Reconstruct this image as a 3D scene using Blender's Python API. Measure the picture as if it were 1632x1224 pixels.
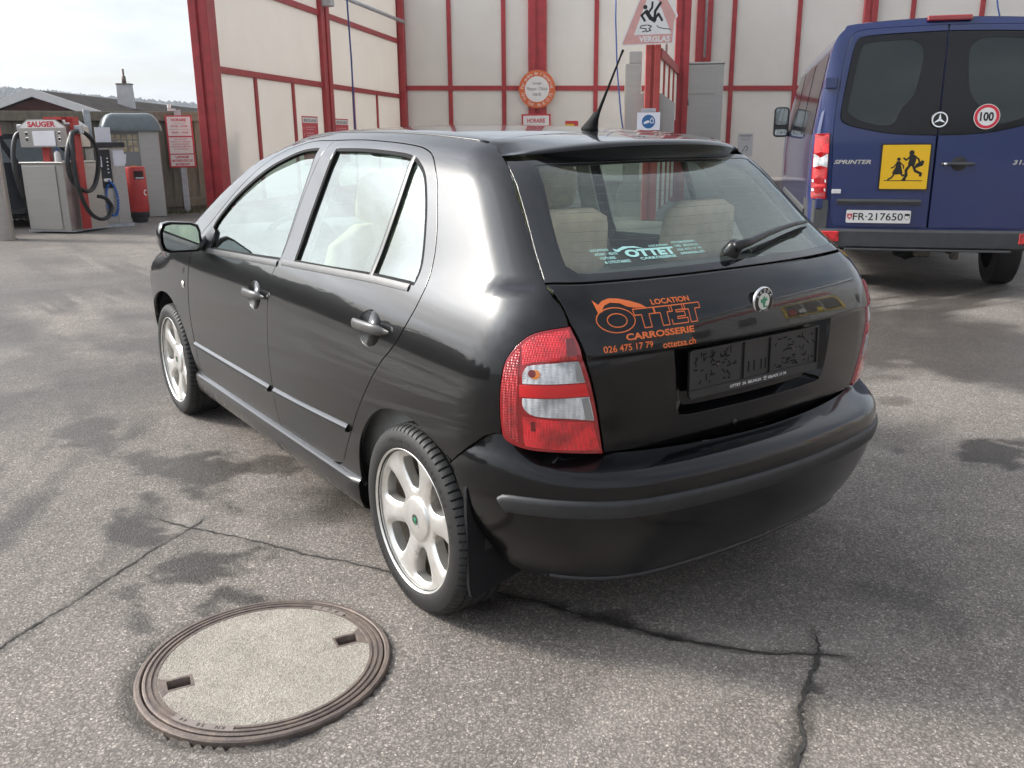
import bpy, math, random
import numpy as np
from mathutils import Vector, Matrix
from mathutils.geometry import delaunay_2d_cdt
random.seed(7); np.random.seed(7)
for o in list(bpy.data.objects): bpy.data.objects.remove(o)
scene = bpy.context.scene
COL = scene.collection
R_ = math.radians
# ---------------------------------------------------------------- camera
CAM = np.array([-2.1378, 1.9525, 1.3717]); YAW, PITCH, ROLL, FPX = R_(-35.3832), R_(15.5936), R_(-0.5201), 1417.2
cam_d = bpy.data.cameras.new('camera'); cam = bpy.data.objects.new('camera', cam_d); COL.objects.link(cam)
_f = Vector((math.cos(PITCH)*math.cos(YAW), math.cos(PITCH)*math.sin(YAW), -math.sin(PITCH)))
_r0 = _f.cross(Vector((0, 0, 1))).normalized(); _u0 = _r0.cross(_f)
_r = math.cos(ROLL)*_r0+math.sin(ROLL)*_u0; _u = -math.sin(ROLL)*_r0+math.cos(ROLL)*_u0
_m = Matrix((_r, _u, -_f)).transposed().to_4x4(); _m.translation = Vector(CAM); cam.matrix_world = _m
cam_d.sensor_fit = 'HORIZONTAL'; cam_d.sensor_width = 36; cam_d.lens = FPX/1632*36
cam_d.clip_start = .05; cam_d.clip_end = 6000
scene.camera = cam
# ---------------------------------------------------------------- light
SUN_AZ, SUN_EL = R_(42), R_(32)          # azimuth measured from +x towards +y
SUN_DIR = Vector((math.cos(SUN_EL)*math.cos(SUN_AZ), math.cos(SUN_EL)*math.sin(SUN_AZ), math.sin(SUN_EL)))
sun_d = bpy.data.lights.new('sun', 'SUN'); sun = bpy.data.objects.new('sun', sun_d); COL.objects.link(sun)
sun_d.energy = 1.9; sun_d.angle = R_(10); sun_d.color = (1, .94, .84)
sun.rotation_euler = (-SUN_DIR).to_track_quat('-Z', 'Y').to_euler(); sun.location = (0, 0, 30)
scene.view_settings.view_transform = 'Standard'; scene.view_settings.look = 'None'
scene.view_settings.gamma = 1; scene.view_settings.exposure = 1.07
scene.view_settings.use_curve_mapping = False
class NT:
    """tiny node-tree helper"""
    def __init__(s, tree): s.t = tree; tree.nodes.clear()
    def n(s, typ, ins=None, **kw):
        nd = s.t.nodes.new(typ)
        for k, v in kw.items(): setattr(nd, k, v)
        for k, v in (ins or {}).items(): s.put(nd, k, v)
        return nd
    def put(s, nd, k, v):
        sock = nd.inputs[k]
        if isinstance(v, bpy.types.NodeSocket): s.t.links.new(v, sock)
        elif isinstance(v, bpy.types.Node): s.t.links.new(v.outputs[0], sock)
        else:
            if hasattr(sock.default_value, '__len__') and not hasattr(v, '__len__'): v = (v,)*len(sock.default_value)
            if hasattr(sock.default_value, '__len__') and len(sock.default_value) == 4 and len(v) == 3: v = (*v, 1)
            sock.default_value = v
    def math(s, op, a, b=0.0, c=0.0, clamp=False):
        return s.n('ShaderNodeMath', {0: a, 1: b, 2: c}, operation=op, use_clamp=clamp).outputs[0]
    def vmath(s, op, a, b=(0, 0, 0)):
        nd = s.n('ShaderNodeVectorMath', {0: a, 1: b}, operation=op)
        return nd.outputs[1] if op in ('DOT_PRODUCT', 'LENGTH', 'DISTANCE') else nd.outputs[0]
    def mix(s, f, a, b, mode='MIX'):
        nd = s.n('ShaderNodeMix', data_type='RGBA', blend_type=mode); nd.clamp_factor = True
        s.put(nd, 0, f); s.put(nd, 6, a); s.put(nd, 7, b); return nd.outputs[2]
    def ramp(s, f, pts, interp='LINEAR'):
        nd = s.n('ShaderNodeValToRGB', {0: f}); cr = nd.color_ramp; cr.interpolation = interp
        while len(cr.elements) < len(pts): cr.elements.new(.5)
        for e, (p, c) in zip(cr.elements, pts):
            e.position = p; e.color = (*c, 1) if hasattr(c, '__len__') else (c, c, c, 1)
        return nd.outputs[0]
    def noise(s, vec, scale, detail=4, rough=.55, dist=0, out=0):
        ins = {'Scale': scale, 'Detail': detail, 'Roughness': rough, 'Distortion': dist}
        if vec is not None: ins['Vector'] = vec
        return s.n('ShaderNodeTexNoise', ins).outputs[out]
world = bpy.data.worlds.new('World'); scene.world = world; world.use_nodes = True
W = NT(world.node_tree)
sky = W.n('ShaderNodeTexSky', sky_type='NISHITA', sun_disc=False, sun_elevation=SUN_EL, sun_rotation=R_(90)-SUN_AZ,
          altitude=600, air_density=1.2, dust_density=3.5, ozone_density=1.0)
geo = W.n('ShaderNodeTexCoord').outputs['Generated']
dirn = W.vmath('NORMALIZE', geo)
sep = W.n('ShaderNodeSeparateXYZ', {0: dirn})
den = W.math('ADD', W.math('MAXIMUM', sep.outputs[2], 0.0), .16)
cx = W.math('DIVIDE', sep.outputs[0], den); cy = W.math('DIVIDE', sep.outputs[1], den)
cvec = W.n('ShaderNodeCombineXYZ', {0: cx, 1: cy, 2: .3}).outputs[0]
n1 = W.noise(cvec, .85, 6, .55, .5); n2 = W.noise(cvec, 2.6, 5, .6, .3)
cover = W.ramp(W.math('MULTIPLY_ADD', n2, .25, W.math('MULTIPLY', n1, .85)), [(.34, .25), (.70, .95)])
ca = W.vmath('DOT_PRODUCT', dirn, tuple(SUN_DIR))
cap = W.math('MAXIMUM', ca, 0.0)
glow = W.math('ADD', W.math('MULTIPLY', W.math('POWER', cap, 5.0), 2.6), W.math('MULTIPLY', W.math('POWER', cap, 12.0), 9.0))
lum = W.math('MULTIPLY', W.math('ADD', 1.0, glow), W.math('ADD', .72, W.math('MULTIPLY', n2, .5)))
cloud = W.mix(1.0, (6.1, 6.35, 6.75), W.n('ShaderNodeCombineXYZ', {0: lum, 1: lum, 2: lum}).outputs[0], 'MULTIPLY')
skyc = W.mix(cover, sky.outputs[0], cloud)
bg = W.n('ShaderNodeBackground', {0: skyc, 1: .073})
W.n('ShaderNodeOutputWorld', {0: bg.outputs[0]})
# ---------------------------------------------------------------- helpers
def tag(o, label=None, cat=None, group=None, kind=None):
    if label: o['label'] = label
    if cat: o['category'] = cat
    if group: o['group'] = group
    if kind: o['kind'] = kind
    return o
def empty(name, loc=(0, 0, 0), rz=0.0, label=None, cat=None, group=None):
    o = bpy.data.objects.new(name, None); COL.objects.link(o); o.location = loc; o.rotation_euler = (0, 0, rz)
    o.empty_display_size = .2
    return tag(o, label, cat, group)
def mesh_obj(name, V, Fc, mat, parent=None, smooth=False, normals=None, mats=None, mi=None, loc=None, rz=0.0):
    me = bpy.data.meshes.new(name); me.from_pydata([tuple(map(float, v)) for v in V], [], [tuple(map(int, f)) for f in Fc])
    for m in (mats or [mat]): me.materials.append(m)
    if mi is not None: me.polygons.foreach_set('material_index', mi)
    if smooth is True: me.polygons.foreach_set('use_smooth', [True]*len(me.polygons))
    elif smooth:
        me.polygons.foreach_set('use_smooth', [True]*len(me.polygons)); me.set_sharp_from_angle(angle=R_(smooth))
    me.update()
    if normals is not None:
        me.polygons.foreach_set('use_smooth', [True]*len(me.polygons))
        me.normals_split_custom_set_from_vertices([tuple(map(float, n)) for n in normals])
    o = bpy.data.objects.new(name, me); COL.objects.link(o)
    if parent: o.parent = parent
    if loc is not None: o.location = loc
    if rz: o.rotation_euler = (0, 0, rz)
    return o
def copy_obj(o, parent, **kw):
    c = o.copy(); COL.objects.link(c); c.parent = parent
    for k, v in kw.items(): setattr(c, k, v)
    return c
def copy_tree(o, parent=None):
    c = o.copy(); COL.objects.link(c); c.parent = parent
    for ch in list(o.children): copy_tree(ch, c)
    return c
class MB:
    def __init__(s): s.V = []; s.F = []; s.M = []
    def add(s, V, F, m=0, T=None):
        b = len(s.V)
        for v in V:
            v = Vector(v); s.V.append(T @ v if T is not None else v)
        for f in F: s.F.append(tuple(i+b for i in f)); s.M.append(m)
        return s
    def box(s, x0, x1, y0, y1, z0, z1, bev=0.0, m=0, T=None):
        if bev <= 0:
            V = [(x, y, z) for z in (z0, z1) for y in (y0, y1) for x in (x0, x1)]
            return s.add(V, [(0, 2, 3, 1), (4, 5, 7, 6), (0, 1, 5, 4), (2, 6, 7, 3), (0, 4, 6, 2), (1, 3, 7, 5)], m, T)
        b = min(bev, (x1-x0)/2.01, (y1-y0)/2.01, (z1-z0)/2.01)
        # chamfered box: 24 verts
        V = []; ix = {}
        X = (x0, x1); Y = (y0, y1); Z = (z0, z1)
        for i in (0, 1):
            for j in (0, 1):
                for k in (0, 1):
                    for a in range(3):
                        p = [X[i], Y[j], Z[k]]; sg = [1-2*i, 1-2*j, 1-2*k]
                        for q in range(3):
                            if q != a: p[q] += sg[q]*b
                        ix[i, j, k, a] = len(V); V.append(p)
        F = []
        for a in range(3):
            o1, o2 = [(1, 2), (2, 0), (0, 1)][a]
            for e in (0, 1):
                def g(u, v):
                    t = [0, 0, 0]; t[a] = e; t[o1] = u; t[o2] = v; return ix[t[0], t[1], t[2], a]
                q = [g(0, 0), g(1, 0), g(1, 1), g(0, 1)]
                F.append(tuple(q if e else q[::-1]))
        for a in range(3):          # edges along a
            o1, o2 = [(1, 2), (2, 0), (0, 1)][a]
            for u in (0, 1):
                for v in (0, 1):
                    def g(e, ax):
                        t = [0, 0, 0]; t[a] = e; t[o1] = u; t[o2] = v; return ix[t[0], t[1], t[2], ax]
                    q = [g(0, o1), g(1, o1), g(1, o2), g(0, o2)]
                    F.append(tuple(q if u == v else q[::-1]))
        for i in (0, 1):
            for j in (0, 1):
                for k in (0, 1):
                    q = [ix[i, j, k, 0], ix[i, j, k, 1], ix[i, j, k, 2]]
                    F.append(tuple(q if (i+j+k) % 2 == 1 else q[::-1]))
        return s.add(V, F, m, T)
    def tube(s, pts, r, n=10, m=0, T=None, cap=True):
        pts = [Vector(p) for p in pts]; N = len(pts); V = []; F = []; up = None
        for i, p in enumerate(pts):
            d = (pts[min(i+1, N-1)]-pts[max(i-1, 0)]).normalized()
            if up is None:
                up = Vector((0, 0, 1)) if abs(d.z) < .9 else Vector((1, 0, 0))
            a = d.cross(up).normalized(); up = a.cross(d).normalized()
            rr = r[i] if hasattr(r, '__len__') else r
            for k in range(n):
                t = 2*math.pi*k/n; V.append(p+a*math.cos(t)*rr+up*math.sin(t)*rr)
        for i in range(N-1):
            for k in range(n):
                k2 = (k+1) % n; F.append((i*n+k, i*n+k2, (i+1)*n+k2, (i+1)*n+k))
        if cap: F.append(tuple(range(n-1, -1, -1))); F.append(tuple((N-1)*n+k for k in range(n)))
        return s.add(V, F, m, T)
    def lathe(s, prof, n=32, m=0, T=None, closed=False, axis='Z'):
        """prof [(r, h)] round an axis"""
        V = []; F = []; K = len(prof)
        for k in range(n):
            t = 2*math.pi*k/n; c, q = math.cos(t), math.sin(t)
            for r, h in prof:
                V.append((r*c, r*q, h) if axis == 'Z' else ((r*c, h, r*q) if axis == 'Y' else (h, r*c, r*q)))
        for k in range(n):
            k2 = (k+1) % n
            for i in range(K-1 if not closed else K):
                j = (i+1) % K
                f = (k*K+i, k2*K+i, k2*K+j, k*K+j); F.append(f if axis != 'Y' else f[::-1])
        return s.add(V, F, m, T)
    def prism(s, poly, h0, h1, m=0, T=None, axis='Z'):
        """poly [(u,v)] ccw extruded along axis; Z:(u,v,h) Y:(u,h,v) X:(h,u,v)"""
        n = len(poly); mk = {'Z': lambda u, v, h: (u, v, h), 'Y': lambda u, v, h: (u, h, v), 'X': lambda u, v, h: (h, u, v)}[axis]
        V = [mk(u, v, h0) for u, v in poly]+[mk(u, v, h1) for u, v in poly]
        F = [tuple(range(n-1, -1, -1)), tuple(range(n, 2*n))]+[(i, (i+1) % n, n+(i+1) % n, n+i) for i in range(n)]
        if axis == 'Y': F = [f[::-1] for f in F]
        return s.add(V, F, m, T)
    def loft(s, rings, m=0, T=None, closed=True, caps=True):
        n = len(rings[0]); V = [p for r in rings for p in r]; F = []
        for i in range(len(rings)-1):
            for k in range(n if closed else n-1):
                k2 = (k+1) % n; F.append((i*n+k, i*n+k2, (i+1)*n+k2, (i+1)*n+k))
        if caps and closed: F.append(tuple(range(n-1, -1, -1))); F.append(tuple((len(rings)-1)*n+k for k in range(n)))
        return s.add(V, F, m, T)
    def build(s, name, mat, parent=None, smooth=False, mats=None, loc=None, rz=0.0):
        return mesh_obj(name, s.V, s.F, mat, parent, smooth, None, mats, s.M if mats else None, loc, rz)
def rrect(w, h, r, n=5, cx=0, cy=0):
    P = []
    for (sx, sy, a0) in ((1, 1, 0), (-1, 1, 90), (-1, -1, 180), (1, -1, 270)):
        for k in range(n+1):
            a = R_(a0+90*k/n); P.append((cx+sx*(w/2-r)+r*math.cos(a), cy+sy*(h/2-r)+r*math.sin(a)))
    return P
def ngon(r, n, cx=0, cy=0, a0=0): return [(cx+r*math.cos(a0+2*math.pi*k/n), cy+r*math.sin(a0+2*math.pi*k/n)) for k in range(n)]
def cat_rom(P, step):
    P = np.array(P, float); n = len(P); out = []
    if n < 3:
        k = max(1, int(np.ceil(np.linalg.norm(P[1]-P[0])/step))); return [P[0]+(P[1]-P[0])*i/k for i in range(k+1)]
    for i in range(n-1):
        p1, p2 = P[i], P[i+1]; p0 = P[i-1] if i else 2*p1-p2; p3 = P[i+2] if i+2 < n else 2*p2-p1
        k = max(1, int(np.ceil(np.linalg.norm(p2-p1)/step)))
        for t in np.arange(k)/k:
            out.append(.5*(2*p1+(p2-p0)*t+(2*p0-5*p1+4*p2-p3)*t*t+(3*p1-p0-3*p2+p3)*t**3))
    out.append(P[-1]); return out
def curve(pts, step=.02, closed=True):
    """pts (u,v[,1 = corner]); smooth between corners"""
    L = [tuple(p[:2]) for p in pts]; c = [i for i, p in enumerate(pts) if len(p) > 2]
    if not closed: return np.array(cat_rom(L, step))
    if not c:
        P = L[-2:]+L+L[:2]; full = cat_rom(P, step); A = np.array(full)
        i0 = np.argmin(np.linalg.norm(A-np.array(L[0]), axis=1)); 
        # last occurrence region
        d = np.linalg.norm(A-np.array(L[0]), axis=1); cand = np.where(d < 1e-9)[0]
        return A[cand[0]:cand[-1]]
    out = []; n = len(L)
    for a, b in zip(c, c[1:]+[c[0]+n]):
        seg = [L[i % n] for i in range(a, b+1)]; out += cat_rom(seg, step)[:-1]
    return np.array(out)
def inpoly(Q, P):
    x, y = Q[:, 0], Q[:, 1]; r = np.zeros(len(Q), bool); n = len(P)
    x1, y1 = P[:, 0], P[:, 1]; x2, y2 = np.roll(x1, -1), np.roll(y1, -1)
    for i in range(n):
        c = (y1[i] > y) != (y2[i] > y)
        if c.any(): r ^= c & (x < (x2[i]-x1[i])*(y-y1[i])/((y2[i]-y1[i]) or 1e-12)+x1[i])
    return r
def segdist(Q, P, closed=True):
    d = np.full(len(Q), 1e9); B = np.roll(P, -1, 0) if closed else P[1:]; A = P if closed else P[:-1]
    for a, b in zip(A, B):
        v = b-a; t = np.clip(((Q-a)@v)/max(v@v, 1e-14), 0, 1); d = np.minimum(d, np.linalg.norm(Q-a-t[:, None]*v, axis=1))
    return d
def parea(P): return .5*np.sum(P[:, 0]*np.roll(P[:, 1], -1)-np.roll(P[:, 0], -1)*P[:, 1])
def inset(P, d):
    if d == 0: return P
    if parea(P) < 0: P = P[::-1]
    e = np.roll(P, -1, 0)-P; e /= np.maximum(np.linalg.norm(e, axis=1, keepdims=True), 1e-9)
    n = np.c_[-e[:, 1], e[:, 0]]; m = n+np.roll(n, 1, 0); m /= np.maximum(np.linalg.norm(m, axis=1, keepdims=True), .3)
    return P+m*d
def tri2d(outline, holes=(), step=.03, rows=()):
    """constrained triangulation of a flat outline with holes; returns pts, tris, loops (index lists of the rims)"""
    polys = [outline]+list(holes); pts = []; edges = []; loops = []
    for P in polys:
        b = len(pts); pts += list(P); n = len(P); edges += [(b+i, b+(i+1) % n) for i in range(n)]; loops.append(list(range(b, b+n)))
    lo = outline.min(0); hi = outline.max(0)
    gx = np.arange(lo[0]+step*.5, hi[0], step); gy = np.arange(lo[1]+step*.5, hi[1], step)
    gy = np.concatenate([gy, [r for r in rows if lo[1] < r < hi[1]]])
    G = np.array([(a, b) for a in gx for b in gy])
    if len(G):
        k = inpoly(G, outline)
        for H in holes: k &= ~inpoly(G, H)
        G = G[k]
    if len(G):
        for P in polys: G = G[segdist(G, P) > step*.35]
        pts += list(G)
    r = delaunay_2d_cdt([Vector(map(float, q)) for q in pts], edges, [], 0, 1e-7)
    V = np.array([tuple(v) for v in r[0]]); T = np.array([f for f in r[2] if len(f) == 3])
    back = {}
    for i, org in enumerate(r[3]):
        for o in org: back[o] = i
    c = V[T].mean(1); k = inpoly(c, outline)
    for H in holes: k &= ~inpoly(c, H)
    T = T[k]
    a = V[T]; ar = (a[:, 1, 0]-a[:, 0, 0])*(a[:, 2, 1]-a[:, 0, 1])-(a[:, 2, 0]-a[:, 0, 0])*(a[:, 1, 1]-a[:, 0, 1])
    T[ar < 0] = T[ar < 0][:, ::-1]
    return V, T, [[back[i] for i in L] for L in loops]
def skin(name, pos_fn, outline, holes, mat, parent, step=.03, flange=.012, rows=(), mirror=False, gap=.002, rnd=.0015, smooth_n=True):
    """pos_fn(uv)->P,N ; makes a curved sheet with returned edges. mirror also makes the y-mirrored twin"""
    outline = inset(outline, gap); holes = [inset(h, -gap) for h in holes]
    uv, T, loops = tri2d(outline, holes, step, rows)
    P, N = pos_fn(uv)
    # orientation
    t = P[T[len(T)//2]]; g = np.cross(t[1]-t[0], t[2]-t[0])
    flip = g@N[T[len(T)//2][0]] < 0
    if flip: T = T[:, ::-1]
    V = list(P); NN = list(N); Fc = [tuple(f) for f in T]
    if flange:
        for L in loops:
            n = len(L); A = P[L]; tn = np.roll(A, -1, 0)-np.roll(A, 1, 0); tn /= np.maximum(np.linalg.norm(tn, axis=1, keepdims=True), 1e-9)
            out = np.cross(tn, N[L])
            # outward = away from sheet
            c = uv[L]; e = np.roll(c, -1, 0)-np.roll(c, 1, 0)
            test, _ = pos_fn(c[:1]+np.array([[e[0, 1], -e[0, 0]]])/max(np.linalg.norm(e[0]), 1e-9)*.004)
            inside = inpoly(c[:1]+np.array([[e[0, 1], -e[0, 0]]])/max(np.linalg.norm(e[0]), 1e-9)*.002, outline)[0]
            for H in holes: inside = inside and not inpoly(c[:1]+np.array([[e[0, 1], -e[0, 0]]])/max(np.linalg.norm(e[0]), 1e-9)*.002, H)[0]
            if ((test[0]-A[0])@out[0] > 0) == bool(inside): out = -out
            b = len(V)
            for q in range(n): V.append(A[q]+out[q]*rnd-N[L[q]]*rnd); NN.append((out[q]+N[L[q]]*.3)/np.linalg.norm(out[q]+N[L[q]]*.3))
            for q in range(n): V.append(A[q]+out[q]*rnd-N[L[q]]*flange); NN.append(out[q])
            for q in range(n):
                q2 = (q+1) % n
                f1 = (L[q], L[q2], b+q2, b+q); f2 = (b+q, b+q2, b+n+q2, b+n+q)
                nn = np.cross(np.array(V[f1[1]])-V[f1[0]], np.array(V[f1[3]])-V[f1[0]])
                if nn@(out[q]+N[L[q]]) < 0: f1 = f1[::-1]; f2 = f2[::-1]
                Fc += [f1, f2]
    V = np.array(V); NN = np.array(NN)
    o = mesh_obj(name, V, Fc, mat, parent, normals=NN if smooth_n else None)
    if mirror:
        M = np.array([1, -1, 1]); o2 = mesh_obj(name, V*M, [f[::-1] for f in Fc], mat, parent, normals=NN*M if smooth_n else None)
        return o, o2
    return o
def ribbon(name, pos_fn, path, prof, mat, parent, closed=False, mirror=False, smooth=50):
    """sweep prof [(across, out)] along a uv path lying on a surface"""
    path = np.array(path, float); P, N = pos_fn(path); n = len(P)
    tn = (np.roll(P, -1, 0)-np.roll(P, 1, 0)) if closed else np.gradient(P, axis=0)
    tn /= np.linalg.norm(tn, axis=1, keepdims=True); B = np.cross(N, tn)
    rings = [[tuple(P[i]+B[i]*a+N[i]*h) for a, h in prof] for i in range(n)]
    if closed: rings.append(rings[0])
    m = MB().loft(rings, closed=True, caps=not closed)
    o = m.build(name, mat, parent, smooth)
    if mirror:
        V = [(v[0], -v[1], v[2]) for v in m.V]
        return o, mesh_obj(name, V, [f[::-1] for f in m.F], mat, parent, smooth)
    return o
def text2d(txt, size=1.0, bold=0.0, outline=0.0, sx=1.0, align='LEFT', space=1.0, shear=0.0):
    """flat lettering as (verts2d, faces), baseline at v=0"""
    cu = bpy.data.curves.new('lettering', 'FONT'); cu.body = txt; cu.size = size; cu.offset = bold; cu.align_x = align
    cu.space_character = space; cu.shear = shear; cu.resolution_u = 3
    if outline: cu.fill_mode = 'NONE'; cu.bevel_depth = outline; cu.bevel_resolution = 0
    else: cu.fill_mode = 'FRONT'
    o = bpy.data.objects.new('lettering', cu); COL.objects.link(o)
    dg = bpy.context.evaluated_depsgraph_get(); me = bpy.data.meshes.new_from_object(o.evaluated_get(dg))
    V = np.array([v.co[:] for v in me.vertices]).reshape(-1, 3); Fc = [tuple(p.vertices) for p in me.polygons]
    bpy.data.objects.remove(o); bpy.data.curves.remove(cu); bpy.data.meshes.remove(me)
    V[:, 0] *= sx
    return V, Fc
def fit_text(txt, w, h, **kw):
    """lettering scaled to fill w x h (cap height)"""
    V, Fc = text2d(txt, 1.0, **kw); lo = V[:, :2].min(0); hi = V[:, :2].max(0)
    if w is None: w = (hi[0]-lo[0])*h/(hi[1]-lo[1])
    V[:, 0] = (V[:, 0]-lo[0])/(hi[0]-lo[0])*w; V[:, 1] = (V[:, 1]-lo[1])/(hi[1]-lo[1])*h; V[:, 2] = V[:, 2]*0
    return V, Fc
class Flat:
    """collects flat 2-D print (polygons and lettering) and lays it on a plane or a surface"""
    def __init__(s): s.V = []; s.F = []
    def add(s, V, Fc, u=0, v=0, rot=0.0):
        b = len(s.V); c, q = math.cos(rot), math.sin(rot)
        for p in V: s.V.append((u+p[0]*c-p[1]*q, v+p[0]*q+p[1]*c))
        s.F += [tuple(i+b for i in f) for f in Fc]; return s
    def text(s, txt, u, v, w, h, center=False, rot=0.0, **kw):
        V, Fc = fit_text(txt, w, h, **kw)
        if center: V[:, 0] -= V[:, 0].max()/2
        return s.add(V, Fc, u, v, rot)
    def poly(s, P, u=0, v=0):
        P = np.array(P, float)
        if parea(P) < 0: P = P[::-1]
        r = delaunay_2d_cdt([Vector(map(float, q)) for q in P], [], [list(range(len(P)))], 1, 1e-7)
        return s.add([tuple(q) for q in r[0]], [tuple(f) for f in r[2]], u, v)
    def line(s, P, w):
        P = [np.array(p, float) for p in P]
        for a, b in zip(P, P[1:]):
            d = (b-a)/max(np.linalg.norm(b-a), 1e-9); n = np.array([-d[1], d[0]])*w/2; e = d*w*.25
            s.add([a-n-e, b-n+e, b+n+e, a+n-e], [(0, 1, 2, 3)])
        return s
    def ring(s, r0, r1, n=40, u=0, v=0, a0=0, a1=360):
        V = []; F = []
        for k in range(n+1):
            a = R_(a0+(a1-a0)*k/n); V += [(r0*math.cos(a), r0*math.sin(a)), (r1*math.cos(a), r1*math.sin(a))]
        for k in range(n): F.append((2*k, 2*k+1, 2*k+3, 2*k+2))
        return s.add(V, F, u, v)
    def arc_text(s, txt, r, h, a_mid, span, top=True, u=0, v=0, **kw):
        n = len(txt)
        for i, ch in enumerate(txt):
            if ch == ' ': continue
            t = (i+.5)/n-.5
            a = R_(a_mid-span*t) if top else R_(a_mid+span*t)
            V, Fc = text2d(ch, 1.0, **kw)
            k = h/.72; wch = V[:, 0].max()+V[:, 0].min(); V = V*k; V[:, 0] -= wch*k/2
            rr = r if top else r+h
            s.add(V, Fc, u+rr*math.cos(a), v+rr*math.sin(a), (a-math.pi/2) if top else (a+math.pi/2))
        return s
    def on_plane(s, name, mat, parent, T):
        return mesh_obj(name, [T @ Vector((u, v, 0)) for u, v in s.V], s.F, mat, parent)
    def on_surf(s, name, mat, parent, fn):
        P, N = fn(np.array(s.V)); 
        Fc = s.F
        if Fc:
            f = max(Fc, key=lambda q: abs(np.linalg.norm(np.cross(P[q[1]]-P[q[0]], P[q[2]]-P[q[0]])))); 
            if np.cross(P[f[1]]-P[f[0]], P[f[2]]-P[f[0]])@N[f[0]] < 0: Fc = [q[::-1] for q in Fc]
        return mesh_obj(name, P, Fc, mat, parent, normals=N)
def frame(o, ux, uy):
    """4x4 whose local x,y lie along ux,uy with origin o"""
    ux = Vector(ux).normalized(); uy = Vector(uy); uy = (uy-ux*uy.dot(ux)).normalized(); uz = ux.cross(uy)
    m = Matrix((ux, uy, uz)).transposed().to_4x4(); m.translation = Vector(o); return m
# ---------------------------------------------------------------- materials
def pbr(name, col, rough=.5, metal=0.0, coat=0.0, coat_r=.03, ior=1.5, spec=.5, var=0.0, vscale=8.0, bump=0.0, bscale=60.0, rvar=0.0, trans=0.0, emit=None, tint2=None, detail=5, coord='Object', stretch=None):
    m = bpy.data.materials.new(name); m.use_nodes = True; T = NT(m.node_tree)
    tc = T.n('ShaderNodeTexCoord').outputs[coord]
    if stretch: tc = T.n('ShaderNodeMapping', {0: tc, 'Scale': stretch}).outputs[0]
    ins = {'Roughness': rough, 'Metallic': metal, 'IOR': ior, 'Specular IOR Level': spec, 'Coat Weight': coat, 'Coat Roughness': coat_r, 'Transmission Weight': trans, 'Base Color': (*col, 1)}
    if var or rvar:
        nz = T.noise(tc, vscale, detail, .6)
        if var:
            c2 = tint2 or tuple(max(0, c*(1-var)) for c in col)
            c1 = col if tint2 else tuple(c*(1+var) for c in col)
            ins['Base Color'] = T.mix(T.ramp(nz, [(.3, 0.), (.7, 1.)]), (*c2, 1), (*c1, 1))
        if rvar: ins['Roughness'] = T.math('ADD', rough-rvar/2, T.math('MULTIPLY', T.noise(tc, vscale*1.7, 4), rvar), clamp=True)
    if bump:
        b = T.n('ShaderNodeBump', {'Height': T.noise(tc, bscale, 4, .6), 'Strength': bump, 'Distance': .01}); ins['Normal'] = b.outputs[0]
    if emit: ins['Emission Color'] = (*emit[:3], 1); ins['Emission Strength'] = emit[3]
    p = T.n('ShaderNodeBsdfPrincipled', ins); T.n('ShaderNodeOutputMaterial', {0: p.outputs[0]}); return m
def glass_mat(name, tint=(.80, .90, .86), rough=0.0, dirt=.04, k=1.0):
    """thin pane: tinted see-through plus mirror reflection by Fresnel, with a film of dust"""
    m = bpy.data.materials.new(name); m.use_nodes = True; T = NT(m.node_tree)
    tr = T.n('ShaderNodeBsdfTransparent', {0: (*tint, 1)}); gl = T.n('ShaderNodeBsdfAnisotropic', {'Color': (.93, 1, .965, 1), 'Roughness': rough})
    bk = T.n('ShaderNodeNewGeometry').outputs['Backfacing']; fr = T.n('ShaderNodeFresnel', {0: T.math('MULTIPLY_ADD', bk, 1/1.52-1.52, 1.52)}).outputs[0]; f2 = T.math('DIVIDE', T.math('MULTIPLY', fr, 2.0*k), T.math('ADD', fr, 1.0), clamp=True)
    a = T.n('ShaderNodeMixShader', {0: f2, 1: tr, 2: gl})
    df = T.n('ShaderNodeBsdfDiffuse', {0: (.45, .45, .43, 1)}); tc = T.n('ShaderNodeTexCoord').outputs['Object']
    d = T.math('MULTIPLY', T.ramp(T.noise(tc, 5, 5, .6), [(.3, .3), (.75, 1.)]), dirt)
    b = T.n('ShaderNodeMixShader', {0: d, 1: a.outputs[0], 2: df}); T.n('ShaderNodeOutputMaterial', {0: b.outputs[0]}); return m
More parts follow.
